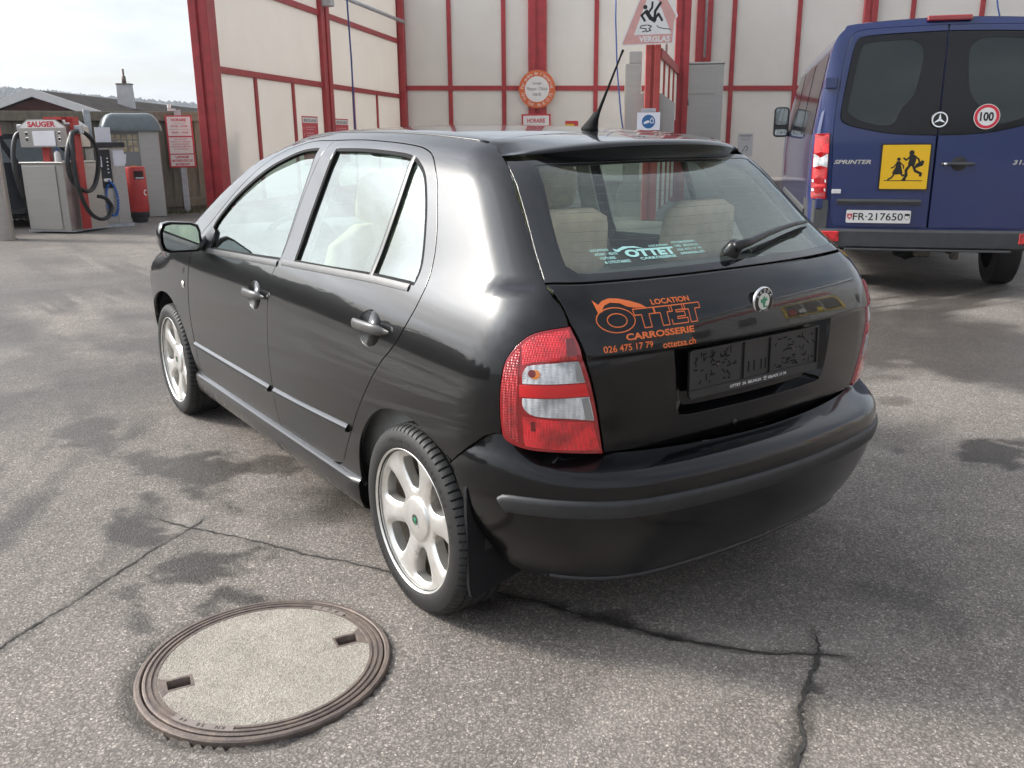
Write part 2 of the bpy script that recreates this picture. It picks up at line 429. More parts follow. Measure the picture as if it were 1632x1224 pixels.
# ---------------------------------------------------------------- car surface
class Spl:
    """natural cubic spline, linear outside"""
    def __init__(s, xs, ys):
        s.x = np.array(xs, float); s.y = np.array(ys, float); n = len(xs)
        h = np.diff(s.x); A = np.zeros((n, n)); b = np.zeros(n); A[0, 0] = A[-1, -1] = 1
        for i in range(1, n-1):
            A[i, i-1] = h[i-1]; A[i, i] = 2*(h[i-1]+h[i]); A[i, i+1] = h[i]
            b[i] = 6*((s.y[i+1]-s.y[i])/h[i]-(s.y[i]-s.y[i-1])/h[i-1])
        s.m = np.linalg.solve(A, b)
    def __call__(s, q):
        q = np.asarray(q, float); qc = np.clip(q, s.x[0], s.x[-1])
        i = np.clip(np.searchsorted(s.x, qc)-1, 0, len(s.x)-2)
        h = s.x[i+1]-s.x[i]; a = (s.x[i+1]-qc)/h; b = (qc-s.x[i])/h
        v = a*s.y[i]+b*s.y[i+1]+((a**3-a)*s.m[i]+(b**3-b)*s.m[i+1])*h*h/6
        d0 = (s.y[1]-s.y[0])/(s.x[1]-s.x[0])-(s.x[1]-s.x[0])*(2*s.m[0]+s.m[1])/6
        d1 = (s.y[-1]-s.y[-2])/(s.x[-1]-s.x[-2])+(s.x[-1]-s.x[-2])*(s.m[-2]+2*s.m[-1])/6
        return v+np.where(q < s.x[0], (q-s.x[0])*d0, 0)+np.where(q > s.x[-1], (q-s.x[-1])*d1, 0)
def sstep(a, b, x):
    t = np.clip((x-a)/(b-a), 0, 1); return t*t*(3-2*t)
SB = Spl([.10,.18,.26,.34,.46,.60,.72,.82,.89,.94,.99,1.10,1.25,1.40,1.5],
         [.60,.715,.772,.795,.809,.816,.813,.801,.784,.765,.741,.694,.630,.563,.52])
ST = Spl([.2,.6,.8,.95,1.1,1.35,1.5], [.014,.022,.026,.037,.050,.062,.068])
RX = Spl([.30,.45,.58,.70,.78,.86,.93,.985,1.02,1.05,1.10,1.20,1.30,1.42],
         [-.545,-.570,-.583,-.594,-.598,-.592,-.574,-.540,-.502,-.462,-.400,-.290,-.182,-.052])
RC = Spl([.3,.6,.9,1.0,1.2,1.4], [.17,.17,.19,.25,.26,.26])
RR = Spl([.3,.6,.9,1.0,1.15,1.4], [.27,.26,.21,.15,.13,.12])
ZC = Spl([-.7,-.2,-.05,.17,.5,.9,1.2,1.45,1.62,1.8,2.1,2.35,2.5,2.65,2.95,3.12,3.26],
         [1.20,1.338,1.362,1.388,1.408,1.414,1.406,1.384,1.352,1.290,1.150,1.020,.955,.925,.855,.79,.68])
def side_w(x, z):
    t = np.maximum(0, 0.95-x); f = np.maximum(0, x-1.9)
    return SB(z)-ST(z)*t**2.2-.028*f*f-.05*np.maximum(0, f-.7)**2
def rmax(a, b, R):
    p = np.maximum(a+R, 0); q = np.maximum(b+R, 0)
    return np.where((p > 0) & (q > 0), (p**2.2+q**2.2)**(1/2.2)-R, np.maximum(a, b))
def bodyF(P):
    x = P[..., 0]; y = np.abs(P[..., 1]); z = P[..., 2]
    a = y-side_w(x, z)
    crease = .009*sstep(.850, .838, z)*sstep(.68, .60, y)
    b = (RX(z)+RC(z)*y*y+crease-x)*np.where(z > 1.0, .78, 1.0)
    yy = y
    c = x-(3.255-.35*yy*yy-.10*np.maximum(0, z-.55)**1.5-.02*np.maximum(0, .45-z))
    t = (z-(ZC(x)-(.075+.10*sstep(1.0, 1.6, x))*y*y-.0*sstep(2.2, 2.7, x)*y*y))*np.where(x > 1.7, .85, 1)
    f = rmax(a, b, RR(z))
    f = rmax(f, c, .26)
    return rmax(f, t, .095)
# bumper: own outer surface
BX = Spl([.14,.18,.24,.32,.40,.47,.515,.540,.556,.568,.578,.60,.66],
         [-.49,-.545,-.602,-.647,-.675,-.689,-.691,-.683,-.662,-.632,-.602,-.565,-.52])
BS = Spl([.14,.18,.24,.30,.36,.42,.50,.55,.58,.60,.63,.68],
         [.66,.705,.747,.776,.799,.814,.819,.816,.808,.802,.800,.800])
BX0 = Spl([.14,.18,.24,.32,.40,.47,.515,.56,.60,.66],[-.49,-.545,-.602,-.647,-.675,-.689,-.691,-.686,-.672,-.64])
def bumpF(P):
    x = P[..., 0]; y = np.abs(P[..., 1]); z = P[..., 2]
    a = y-(BS(z)-.022*np.maximum(0, .95-x)**2.2)
    b = BX0(z)+(BX(z)-BX0(z))*sstep(.755, .60, y)+.19*y*y+.12*y**4-x
    return rmax(a, b, .31)
XA, XB, RHO = 0.15, 2.45, 0.6
def ray_of(s, z):
    s = np.asarray(s, float); z = np.asarray(z, float)
    S1 = XA-RHO*np.pi; S2 = XB+RHO*np.pi
    th = np.clip((XA-s)/RHO, 0, np.pi); tf = np.clip((s-XB)/RHO, 0, np.pi)
    ox = np.where(s < S1, XA+(S1-s), np.where(s > S2, XB-(s-S2), np.clip(s, XA, XB)))
    dx = -np.sin(th)+np.sin(tf); dy = np.cos(th)*np.cos(tf)
    O = np.stack([ox, 0*z, z], -1); D = np.stack([dx, dy, 0*z], -1)
    return O, D
def s_of(P):
    x, y = P[..., 0], P[..., 1]; th = np.arctan2(np.maximum(XA-x, 0), y); tf = np.arctan2(np.maximum(x-XB, 0), y)
    sl = np.where(x < XA, XA-RHO*th, np.where(x > XB, XB+RHO*tf, x))
    sr = np.where(x < XA, XA-RHO*th, np.where(x > XB, XB+RHO*tf, XA-RHO*np.pi-(x-XA)))
    return np.where(y >= 0, sl, sr)
def hit(F, O, D, lo=0.05, hi=1.4, n=40):
    lo = np.full(O.shape[:-1], lo); hi = np.full(O.shape[:-1], hi)
    for _ in range(n):
        m = (lo+hi)/2; v = F(O+D*m[..., None]) < 0
        lo = np.where(v, m, lo); hi = np.where(v, hi, m)
    return O+D*hi[..., None]
def grad(F, P, e=2e-3):
    g = np.stack([F(P+np.eye(3)[i]*e)-F(P-np.eye(3)[i]*e) for i in range(3)], -1)
    return g/np.linalg.norm(g, axis=-1, keepdims=True)
def surf(F, sz, off=0.0):
    sz = np.asarray(sz, float); O, D = ray_of(sz[..., 0], sz[..., 1]); P = hit(F, O, D); N = grad(F, P)
    return P+N*off, N
# ---------------------------------------------------------------- the black hatchback
def Sd(off=0.0, F=bodyF): return lambda uv: surf(F, uv, off)
def Rear(off=0.0, F=bodyF):
    def fn(yz):
        yz = np.asarray(yz, float); O = np.stack([0*yz[:, 0]+.8, yz[:, 0], yz[:, 1]], -1); D = np.zeros_like(O); D[:, 0] = -1
        P = hit(F, O, D, 0, 2.2); N = grad(F, P); return P+N*off, N
    return fn
def Top(off=0.0):
    def fn(xy):
        xy = np.asarray(xy, float); O = np.stack([xy[:, 0], xy[:, 1], 0*xy[:, 0]+.45], -1); D = np.zeros_like(O); D[:, 2] = 1
        P = hit(bodyF, O, D, 0, 1.5); N = grad(bodyF, P); return P+N*off, N
    return fn
SC = XA-RHO*math.pi/2                              # s of the rear centre line
SF = XB+RHO*math.pi/2
def mir(L): return [(2*SC-p[0], *p[1:]) for p in L[::-1]]
def miry(L): return [(-p[0], *p[1:]) for p in L[::-1]]
M_paint = pbr('black_metallic_paint', (.0065, .0065, .008), .22, .0, 1.0, .012, spec=.5, rvar=.05, vscale=3)
def _paint():
    m = bpy.data.materials.new('black_car_paint'); m.use_nodes = True; T = NT(m.node_tree)
    tc = T.n('ShaderNodeTexCoord').outputs['Object']
    fl = T.n('ShaderNodeTexVoronoi', {'Vector': tc, 'Scale': 2200.0}).outputs['Color']
    flk = T.ramp(T.n('ShaderNodeSeparateColor', {0: fl}).outputs[0], [(.8, 0.), (1., 1.)])
    # road film low on the body, fine dust everywhere
    z = T.n('ShaderNodeSeparateXYZ', {0: tc}).outputs[2]
    film = T.math('MULTIPLY', T.ramp(z, [(.15, 1.), (.55, .12)]), T.ramp(T.noise(tc, 9, 6, .65), [(.35, 0.), (.8, 1.)]))
    dust = T.math('ADD', T.math('MULTIPLY', film, .006), T.math('MULTIPLY', T.ramp(T.noise(tc, 3.1, 6, .6), [(.4, 0.), (.8, 1.)]), .003))
    base = T.mix(T.math('MULTIPLY', flk, .35), (.0012, .0012, .0016, 1), (.014, .014, .018, 1))
    col = T.mix(dust, base, (.30, .27, .23, 1))
    cr = T.math('ADD', .015, T.math('MULTIPLY', dust, .8))
    cr = T.math('ADD', cr, T.math('MULTIPLY', T.ramp(z, [(.20, 1.), (.50, 0.)]), T.ramp(T.noise(tc, 14, 5, .65), [(.25, .14), (.75, .34)])))
    wav = T.n('ShaderNodeBump', {'Height': T.noise(tc, 7.0, 2, .5), 'Strength': .012, 'Distance': .006}).outputs[0]
    p = T.n('ShaderNodeBsdfPrincipled', {'Base Color': col, 'Roughness': .28, 'Specular IOR Level': .17, 'Coat Weight': 1.0, 'Coat Roughness': cr, 'Coat IOR': 1.38, 'Coat Normal': wav})
    T.n('ShaderNodeOutputMaterial', {0: p.outputs[0]}); return m
M_paint = _paint()
M_glass = glass_mat('car_glass', (.50, .63, .57), 0.0, .012, 1.02)
M_rglass = glass_mat('rear_screen_glass', (.92, .97, .95), 0.0, .03, 1.0)
M_frit = pbr('black_glass_edge', (.006, .007, .008), .06, 0, .6, .01)
M_rubber = pbr('black_rubber', (.010, .010, .011), .75, spec=.2, bump=.1, bscale=90, var=.25)
M_plast = pbr('dark_grey_plastic', (.022, .0225, .024), .46, var=.2, vscale=30, bump=.08, bscale=300)
M_gplast = pbr('gloss_black_plastic', (.010, .010, .011), .28, var=.2)
M_well = pbr('wheel_well_liner', (.010, .010, .010), .85, var=.4)
M_tyre = pbr('tyre_rubber', (.013, .013, .013), .6, var=.35, vscale=14, tint2=(.018, .0172, .016), bump=.15, bscale=120)
M_alloy = pbr('silver_gold_alloy', (.80, .785, .75), .30, .80, .25, .1, var=.12, vscale=18, rvar=.12)
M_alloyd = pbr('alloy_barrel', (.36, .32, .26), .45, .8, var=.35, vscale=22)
M_disc = pbr('brake_iron', (.10, .085, .075), .5, .8, var=.4, vscale=30)
M_chrome = pbr('chrome', (.8, .8, .8), .08, 1)
M_satin = pbr('satin_grey', (.085, .083, .08), .36, .1, var=.15, vscale=20)
M_beige = pbr('beige_seat_cloth', (.60, .50, .35), .9, var=.12, vscale=25, bump=.3, bscale=500)
M_grey = pbr('grey_seat_cloth', (.25, .225, .18), .92, var=.12, vscale=30, bump=.3, bscale=400)
M_trim = pbr('interior_trim', (.17, .17, .165), .75, var=.15, bump=.15, bscale=400)
M_trimb = pbr('light_interior_trim', (.42, .42, .37), .8, var=.1)
M_orange = pbr('orange_film', (.80, .17, .035), .4)
M_teal = pbr('pale_teal_film', (.42, .74, .68), .5)
M_white = pbr('white_print', (.8, .8, .8), .45)
M_green = pbr('emblem_green', (.02, .26, .12), .25, .2, 1)
M_black = pbr('black_print', (.008, .008, .008), .45)
car = empty('hatchback_car', (0, 0, 0), 0, 'black five door hatchback with orange lettering on its tailgate, in the foreground', 'car')
# --- outlines on the surface, (s, z)
_t = Top()
def seam(xy): P, _ = _t(np.array(xy)); return [(float(a), float(b)) for a, b in zip(s_of(P), P[:, 2])]
SEAM_XY = [(.055, .468), (.2, .482), (.4, .494), (.7, .505), (1.0, .507), (1.3, .503), (1.52, .495)]
WS_XY = [(1.52, .495), (1.7, .532), (1.9, .578), (2.10, .63)]
HOOD_XY = [(2.10, .63), (2.3, .665), (2.6, .665), (2.85, .60), (2.99, .50)]
D_TOP_R = [(0.936, 1.362), (0.7, 1.364), (0.499, 1.357), (0.364, 1.348), (0.279, 1.337), (0.21, 1.313), (0.15, 1.26), (0.109, 1.197), (0.069, 1.121), (0.044, 1.05), (0.035, 0.985), (0.041, 0.934), (0.058, 0.881), (0.107, 0.79), (0.207, 0.677), (0.306, 0.556), (0.395, 0.436), (0.461, 0.349), (0.5, 0.312), (0.555, 0.2895)]
D_B = [(1.052, 0.288, 1), (1.048, 0.45), (1.04, 0.58), (1.033, 0.693), (1.03, 0.79), (1.022, 0.88), (1.005, 0.925), (0.982, 0.965), (0.975, 1.063), (0.962, 1.177), (0.934, 1.304), (0.936, 1.362, 1)]
D_TOP_F = [(0.936, 1.362), (1.046, 1.361), (1.168, 1.35), (1.327, 1.322), (1.459, 1.274), (1.591, 1.204), (1.738, 1.111), (1.932, 0.969), (1.985, 0.915)]
D_F = [(1.985, .915), (2.003, .88), (2.019, .81), (2.028, .721), (2.036, .589), (2.034, .48), (2.034, .396), (2.040, .330), (2.040, .288, 1)]
TAIL = [(-.336, .922, 1), (-.296, .911), (-.27, .898), (-.247, .87), (-.23, .831), (-.224, .783), (-.222, .731), (-.224, .665), (-.231, .632), (-.263, .612), (-.31, .604), (-.399, .588, 1)]
HG_Z = [(0.039, 1.358, 1), (-0.023, 1.34), (-0.076, 1.316), (-0.108, 1.294), (-0.134, 1.27), (-0.221, 1.141), (-0.289, 1.007), (-0.319, 0.968), (-0.332, 0.935), (-0.334, 0.921, 1)]
ARCH_R = [(-.108, .532, 1), (-.051, .563), (-.008, .587), (.046, .604), (.105, .604), (.176, .581), (.249, .531), (.313, .455), (.350, .36), (.372, .262, 1)]
_hz = np.linspace(.919, .589, 9); _hy = np.interp(_hz, [.589, .75, .919], [.522, .5605, .597])+.004
_hP = Rear()(np.c_[_hy, _hz])[0]; _in = [(float(a), float(b)) for a, b in zip(s_of(_hP), _hz)]
TAIL = [(*_in[0][:1], .921, 1)]+TAIL[1:-1]+[(*_in[-1], 1)]+_in[1:-1][::-1]
body_out = HG_Z+TAIL[1:8]+[(-.2245, .645, 1), (-.192, .632)]+ARCH_R+[(1.2, .258), (2.052, .258, 1), (2.044, .288, 1), (1.3, .288), (.60, .288)]
body_out += [(a, b) for a, b in D_TOP_R[::-1]]+D_TOP_F[1:]+[(1.99, .905, 1)]
ws = seam(cat_rom(WS_XY, .06)); sm = seam(cat_rom(SEAM_XY, .08))
body_out += [(ws[-1][0], ws[-1][1]-.004, 1)]+ws[::-1][1:]+sm[::-1][1:-1]
BODY = curve(body_out, .02)
skin('side_panel', Sd(), BODY, [], M_paint, car, .028, .014, mirror=True)
def hole(cx, cz, a, b, n=36): return np.array([(cx+a*math.cos(t), cz+b*math.sin(t)) for t in np.linspace(0, 2*math.pi, n, endpoint=False)])
def handle_hole(cx, cz): return np.array([(cx+.066*math.cos(t), cz-.002+.053*math.sin(t)) for t in np.linspace(0, 2*math.pi, 40, endpoint=False)])
# --- doors
R_OPEN = curve([(0.835, 1.334, 1), (0.612, 1.334), (0.407, 1.325), (0.316, 1.315), (0.265, 1.299), (0.205, 1.259), (0.14, 1.165), (0.09, 1.05), (0.079, 1.0), (0.084, 0.966, 1), (0.304, 0.966), (0.6, 0.957), (0.864, 0.95, 1), (0.862, 1.05), (0.848, 1.18)], .02)
F_OPEN = curve([(0.979, 1.335, 1), (1.106, 1.327), (1.231, 1.303), (1.412, 1.25), (1.635, 1.147), (1.775, 1.053), (1.82, 0.995), (1.815, 0.912, 1), (1.4, 0.928), (0.985, 0.946, 1), (0.985, 1.06), (0.978, 1.2)], .02)
HR, HF = (.238, .822), (1.172, .797)
r_out = curve(D_B[:-1]+[(.897, 1.362, 1)]+D_TOP_R[1:-1]+[(.60, .288, 1)], .02)
f_out = curve([(1.052, .288, 1)]+D_B[1:-1]+[(.897, 1.362, 1)]+D_TOP_F[1:]+D_F[1:], .02)
for nm, out, op, H, gc in (('rear_door', r_out, R_OPEN, HR, None), ('front_door', f_out, F_OPEN, HF, None)):
    hh = handle_hole(*H)
    pair = skin(nm, Sd(), out, [op, hh], M_paint, car, .026, .02, mirror=True, gap=.0024)
    for sgn, door in zip((1, -1), pair):
        # dished handle recess
        ang = np.linspace(0, 2*math.pi, 41)[:-1]; rings = []
        for q, dep in ((1.0, .001), (.96, .018), (.88, .034), (.66, .043), (.2, .045)):
            uv = np.array([(H[0]+.0675*q*math.cos(a), H[1]-.002+.0545*q*math.sin(a)) for a in ang]); P, N = surf(bodyF, uv, -dep); rings.append([tuple(p*np.array([1, sgn, 1])) for p in P])
        MB().loft(rings, closed=True).build('handle_recess', M_paint, door, True)
        # grip bar
        L = .100; pts = []; rad = []
        for t in np.linspace(-1, 1, 17):
            uv = np.array([[H[0]-.012+L*t, H[1]+.004]]); e = (1-t*t)
            P, N = surf(bodyF, uv, .004+.026*(1-abs(t)**3.5)); pts.append(P[0]*np.array([1, sgn, 1])); rad.append(max(.004, .0155*(1-abs(t)**7)))
        V = []; Fc = []
        for i, (p, r) in enumerate(zip(pts, rad)):
            for k in range(12):
                a = 2*math.pi*k/12; V.append((p[0], p[1]+sgn*r*.62*math.cos(a), p[2]+r*1.12*math.sin(a)))
        for i in range(16):
            for k in range(12): Fc.append((i*12+k, i*12+(k+1) % 12, (i+1)*12+(k+1) % 12, (i+1)*12+k))
        Fc += [tuple(range(12)), tuple(16*12+k for k in range(12))]
        mesh_obj('handle', V, Fc, M_satin, door, True)
        if nm == 'front_door':
            P, N = surf(bodyF, np.array([[H[0]-.088, H[1]+.004]]), .019); P = P[0]*np.array([1, sgn, 1])
            MB().lathe([(.0001, .0035), (.007, .003), (.009, 0)], 16, axis='Y').build('lock', M_chrome, door, True, loc=tuple(P))
        # window seal round the opening
    ribbon('window_seal', Sd(-.006), np.vstack([op, op[:1]])[:-1], [(-.010, -.004), (-.010, .004), (.008, .004), (.008, -.004)], M_rubber, car, closed=True, mirror=True)
# glass: rear door pane, fixed quarter pane, front pane a little lowered
DIV = [(0.309, 1.318), (0.306, 1.15), (0.314, 0.962)]
rg = curve([(0.846, 1.338, 1), (0.614, 1.338), (0.315, 1.322, 1), (0.318, 1.15), (0.324, 0.958, 1), (0.6, 0.95), (0.872, 0.943, 1), (0.868, 1.05), (0.855, 1.18)], .03)
qg = curve([(0.305, 1.318, 1), (0.266, 1.304), (0.2, 1.262), (0.134, 1.168), (0.084, 1.05), (0.073, 1.0), (0.078, 0.962, 1), (0.302, 0.958, 1), (0.294, 1.15)], .03)
fg = curve([(0.979, 1.303, 1), (1.091, 1.297), (1.221, 1.272), (1.41, 1.222), (1.635, 1.118), (1.775, 1.025), (1.826, 0.985), (1.82, 0.905, 1), (1.4, 0.92), (0.98, 0.94, 1), (0.98, 1.06)], .03)
for nm, gl in (('rear_door_glass', rg), ('quarter_glass', qg), ('front_door_glass', fg)):
    skin(nm, Sd(-.011), gl, [], M_glass, car, .05, 0, mirror=True, gap=0)
ribbon('glass_divider', Sd(-.005), curve([(a, b) for a, b in DIV], .03, False), [(-.011, -.008), (-.011, .003), (0, .006), (.011, .003), (.011, -.008)], M_gplast, car, mirror=True)
# belt mouldings, rub strips
belt_p = [(-.012, -.002), (-.012, .003), (0, .005), (.010, .003), (.011, -.004)]
ribbon('belt_moulding', Sd(), curve([(.098, .955), (.3, .956), (.6, .949), (.955, .938)], .04, False), belt_p, M_satin, car, mirror=True)
ribbon('belt_moulding', Sd(), curve([(1.0, .929), (1.4, .916), (1.80, .902)], .04, False), belt_p, M_satin, car, mirror=True)
rub_p = [(-.014, -.001), (-.0135, .002), (.000, .0145), (.008, .0145), (.012, .009), (.013, -.001)]
ribbon('rub_strip', Sd(), curve([(.390, .468), (.6, .461), (1.026, .449)], .05, False), rub_p, M_paint, car, mirror=True)
ribbon('rub_strip', Sd(), curve([(1.072, .448), (1.5, .447), (2.025, .446)], .05, False), rub_p, M_paint, car, mirror=True)
# sill cover
rings = []
for x, k in [(.372, .6), (.40, .9), (.46, 1), (.8, 1), (1.3, 1), (1.8, 1), (2.06, 1), (2.11, .92), (2.135, .6)]:
    y0 = .772; rings.append([(x, y0+q*k, zz) for q, zz in [(-.01, .300), (.014, .2925), (.026, .283), (.030, .268), (.024, .225), (.004, .190), (-.05, .172), (-.10, .172), (-.10, .30)]])
sm_ = MB().loft(rings)
sm_.build('sill_cover', M_paint, car, 35); mesh_obj('sill_cover', [(v[0], -v[1], v[2]) for v in sm_.V], [f[::-1] for f in sm_.F], M_paint, car, 35)
# --- roof, windscreen, bonnet
rear_edge = [(.055, .468, 1), (.075, .36), (.095, .2), (.10, 0), (.095, -.2), (.075, -.36), (.055, -.468, 1)]
roof_out = curve(rear_edge+[(x, -y) for x, y in SEAM_XY[1:-1]]+[(1.52, -.495, 1), (1.58, -.3), (1.60, 0), (1.58, .3), (1.52, .495, 1)]+SEAM_XY[::-1][1:-1], .03)
skin('roof', Top(), roof_out, [], M_paint, car, .05, .012)
ws_out = curve([(1.52, .495, 1), (1.58, .3), (1.60, 0), (1.58, -.3), (1.52, -.495, 1)]+[(x, -y) for x, y in WS_XY[1:-1]]+[(2.10, -.63, 1), (2.26, -.4), (2.32, 0), (2.26, .4), (2.10, .63, 1)]+WS_XY[::-1][1:-1], .03)
skin('windscreen', Top(-.003), ws_out, [], M_glass, car, .06, 0, gap=.004)
hood_out = curve([(2.10, .63, 1), (2.26, .4), (2.32, 0), (2.26, -.4), (2.10, -.63, 1)]+[(x, -y) for x, y in HOOD_XY[1:-1]]+[(2.99, -.50, 1), (3.08, -.3), (3.11, 0), (3.08, .3), (2.99, .50, 1)]+HOOD_XY[::-1][1:-1], .03)
skin('bonnet', Top(), hood_out, [], M_paint, car, .06, .012)
P_, N_ = Top(.002)(np.array(cat_rom(SEAM_XY, .05)))
for sg in (1, -1): MB().tube([(a[0], a[1]*sg, a[2]-.003) for a in P_], .0042, 8).build('roof_moulding', M_gplast, car, True)
# --- front wings, front bumper, lamps and grille
hd = seam(cat_rom(HOOD_XY, .06)); ARF = [(2.462+.347*math.cos(t), .285+.347*math.sin(t)) for t in np.linspace(R_(176), R_(28), 18)]
fen = curve([(2.040, .275, 1)]+[(a+.006, b) for a, b in [(2.034, .396), (2.034, .48), (2.036, .589), (2.028, .721), (2.019, .81)]]+[(1.995, .905, 1), (ws[-1][0], ws[-1][1]-.006, 1)]+[(a, b-.004) for a, b in hd[2:-2]]+[(hd[-2][0], hd[-2][1]-.006, 1), (2.93, .70), (2.90, .60, 1), (2.80, .56)]+[(s_, z_) for s_, z_ in ARF[::-1]]+[(2.11, .275, 1)], .025)
skin('front_wing', Sd(), fen, [], M_paint, car, .03, .014, mirror=True)
def mirf(L): return [(2*SF-p[0], *p[1:]) for p in L[::-1]]
fb = [(2.80, .555, 1), (2.90, .595), (3.05, .605), (SF, .60)]
fbl = [(SF, .19), (3.0, .20), (2.83, .22, 1), (2.79, .40)]
skin('front_bumper', Sd(.012), curve(fb+mirf(fb)[1:]+mirf(fbl)[:-1]+fbl, .04), [], M_paint, car, .06, .012)
lampo = curve([(2.905, .615, 1), (2.935, .70), (2.99, .735, 1), (3.15, .715), (3.19, .62, 1)], .03)
skin('headlamp', Sd(.002), lampo, [], M_glass, car, .05, .01, mirror=True); skin('headlamp_reflector', Sd(-.03), lampo, [], M_chrome, car, .05, 0, mirror=True)
skin('grille', Sd(.004), curve([(3.20, .615, 1), (3.17, .715, 1), (SF, .735), (2*SF-3.17, .715, 1), (2*SF-3.20, .615, 1)], .03), [], M_gplast, car, .05, .01)
# --- tailgate
HGY = [(.494, 1.305), (.508, 1.27), (.551, 1.141), (.601, 1.013)]
gl_out = curve([(.494, 1.305, 1), (.508, 1.27), (.551, 1.141), (.600, 1.0155, 1), (.401, 1.0155), (0, 1.0175), (-.401, 1.0155), (-.600, 1.0155, 1), (-.551, 1.141), (-.508, 1.27), (-.494, 1.305, 1), (-.25, 1.313), (0, 1.316), (.25, 1.313)], .02)
clear = curve([(.435, 1.288, 1), (.485, 1.17), (.525, 1.07), (.531, 1.052), (.518, 1.038), (.49, 1.035), (.25, 1.035), (0, 1.037), (-.25, 1.035), (-.49, 1.035), (-.518, 1.038), (-.531, 1.052), (-.525, 1.07), (-.485, 1.17), (-.435, 1.288, 1), (-.40, 1.293), (0, 1.298), (.40, 1.293)], .02)
gate_out = curve([(.600, 1.012, 1), (.598, .968), (.599, .931), (.597, .919), (.5605, .75), (.522, .589, 1), (.3, .577), (0, .571), (-.3, .577), (-.522, .589, 1), (-.5605, .75), (-.597, .919), (-.599, .931), (-.598, .968), (-.600, 1.012, 1), (-.401, 1.012), (0, 1.014), (.401, 1.012)], .02)
rec = curve([(.325, .8405, 1), (0, .8405), (-.325, .8405, 1), (-.322, .80), (-.308, .685), (-.296, .665), (-.27, .655), (0, .653), (.27, .655), (.296, .665), (.308, .685), (.322, .80)], .02)
tailgate = skin('tailgate', Rear(), gate_out, [rec], M_paint, car, .028, .014, rows=(.835, .838, .841, .844, .847, .850, .853), gap=.0024)
frit = skin('rear_screen_border', Rear(.001), gl_out, [clear], M_frit, tailgate, .03, .01, gap=.0024)
rsg = skin('rear_screen', Rear(-.001), clear, [], M_rglass, tailgate, .05, 0, gap=-.001)
hl = Flat()
for z in np.linspace(1.06, 1.265, 10):
    w = .505-(z-1.06)*.36; hl.line([(q, z) for q in np.linspace(-w, w, 21)], .0009)
hl.on_surf('heating_wire', pbr('heater_wire', (.07, .05, .04), .6), tailgate, Rear(-.004))
# number plate recess
def rim(off, k, dz0=0, dz1=0):
    q = rec.copy(); q[:, 0] *= k; zc = .745; q[:, 1] = np.where(q[:, 1] > zc, zc+(q[:, 1]-zc)*(1-dz1/.09), zc+(q[:, 1]-zc)*(1-dz0/.09)); return Rear(-off)(q)[0]
rings = [rim(.001, 1.004), rim(.010, .992, .003, .002), rim(.036, .875, .012, .006)]
MB().loft([[tuple(p) for p in r] for r in rings], caps=False).build('plate_recess', M_paint, tailgate, 40)
q = rec.copy(); q[:, 0] *= .88; zc = .745; q[:, 1] = zc+(q[:, 1]-zc)*.9
skin('plate_recess_floor', Rear(-.0335), q, [], M_paint, tailgate, .06, 0, gap=-.002)
# number plate holder: black moulded tray with slots
hx = float(Rear()(np.array([[0, .76]]))[0][0, 0])
Th = frame((hx+.022, 0, .762), (0, -1, 0), (.03, 0, 1))
hd_ = MB(); hd_.prism([(u, v) for u, v in rrect(.535, .128, .008)], -.004, .004, T=Th)
for a in (-1, 1): hd_.box(-.2675, .2675, a*.064-.004 if a > 0 else -.066, a*.064+.002 if a > 0 else -.044, .004, .010, .001, T=Th)
for a in (-1, 1): hd_.box(a*.2675-.005, a*.2675+.001, -.06, .062, .004, .010, .001, T=Th)
for a in (-.055, .055): hd_.box(a-.004, a+.004, -.042, .058, .004, .0095, .001, T=Th)
holder = hd_.build('plate_holder', pbr('holder_black', (.020, .020, .021), .33, var=.2), tailgate, 30)
sl = Flat(); rnd = random.Random(3)
for side in (-1, 1):
    for i in range(46):
        u = side*rnd.uniform(.072, .25); v = rnd.uniform(-.034, .05); L = rnd.choice([.006, .009, .013, .016]); a = rnd.choice([0, 0, math.pi/2, math.pi/4, -math.pi/4])
        P = np.array(rrect(L+.004, .0042, .0021, 3)); c, s_ = math.cos(a), math.sin(a); P = np.c_[u+P[:, 0]*c-P[:, 1]*s_, v+P[:, 0]*s_+P[:, 1]*c]; sl.poly(P)
for u in (-.035, -.012, .018, .036): sl.poly(np.array(rrect(.006, .03, .002, 3, u, -.012)))
sl.on_plane('holder_slots', pbr('slot_dark', (.0015, .0015, .0015), .9), tailgate, Th @ Matrix.Translation((0, 0, .0048)))
for u in (-.16, .155): MB().lathe([(.0001, .003), (.005, .0025), (.006, 0)], 12, T=Th @ Matrix.Translation((u, .012, .005))).build('screw', M_disc, tailgate, True)
Flat().text('OTTET  SA  BELFAUX  ☎ 026/475 17 79', -.115, -.0605, .238, .0115, bold=.015).on_plane('holder_print', M_white, tailgate, Th @ Matrix.Translation((0, 0, .0105)))
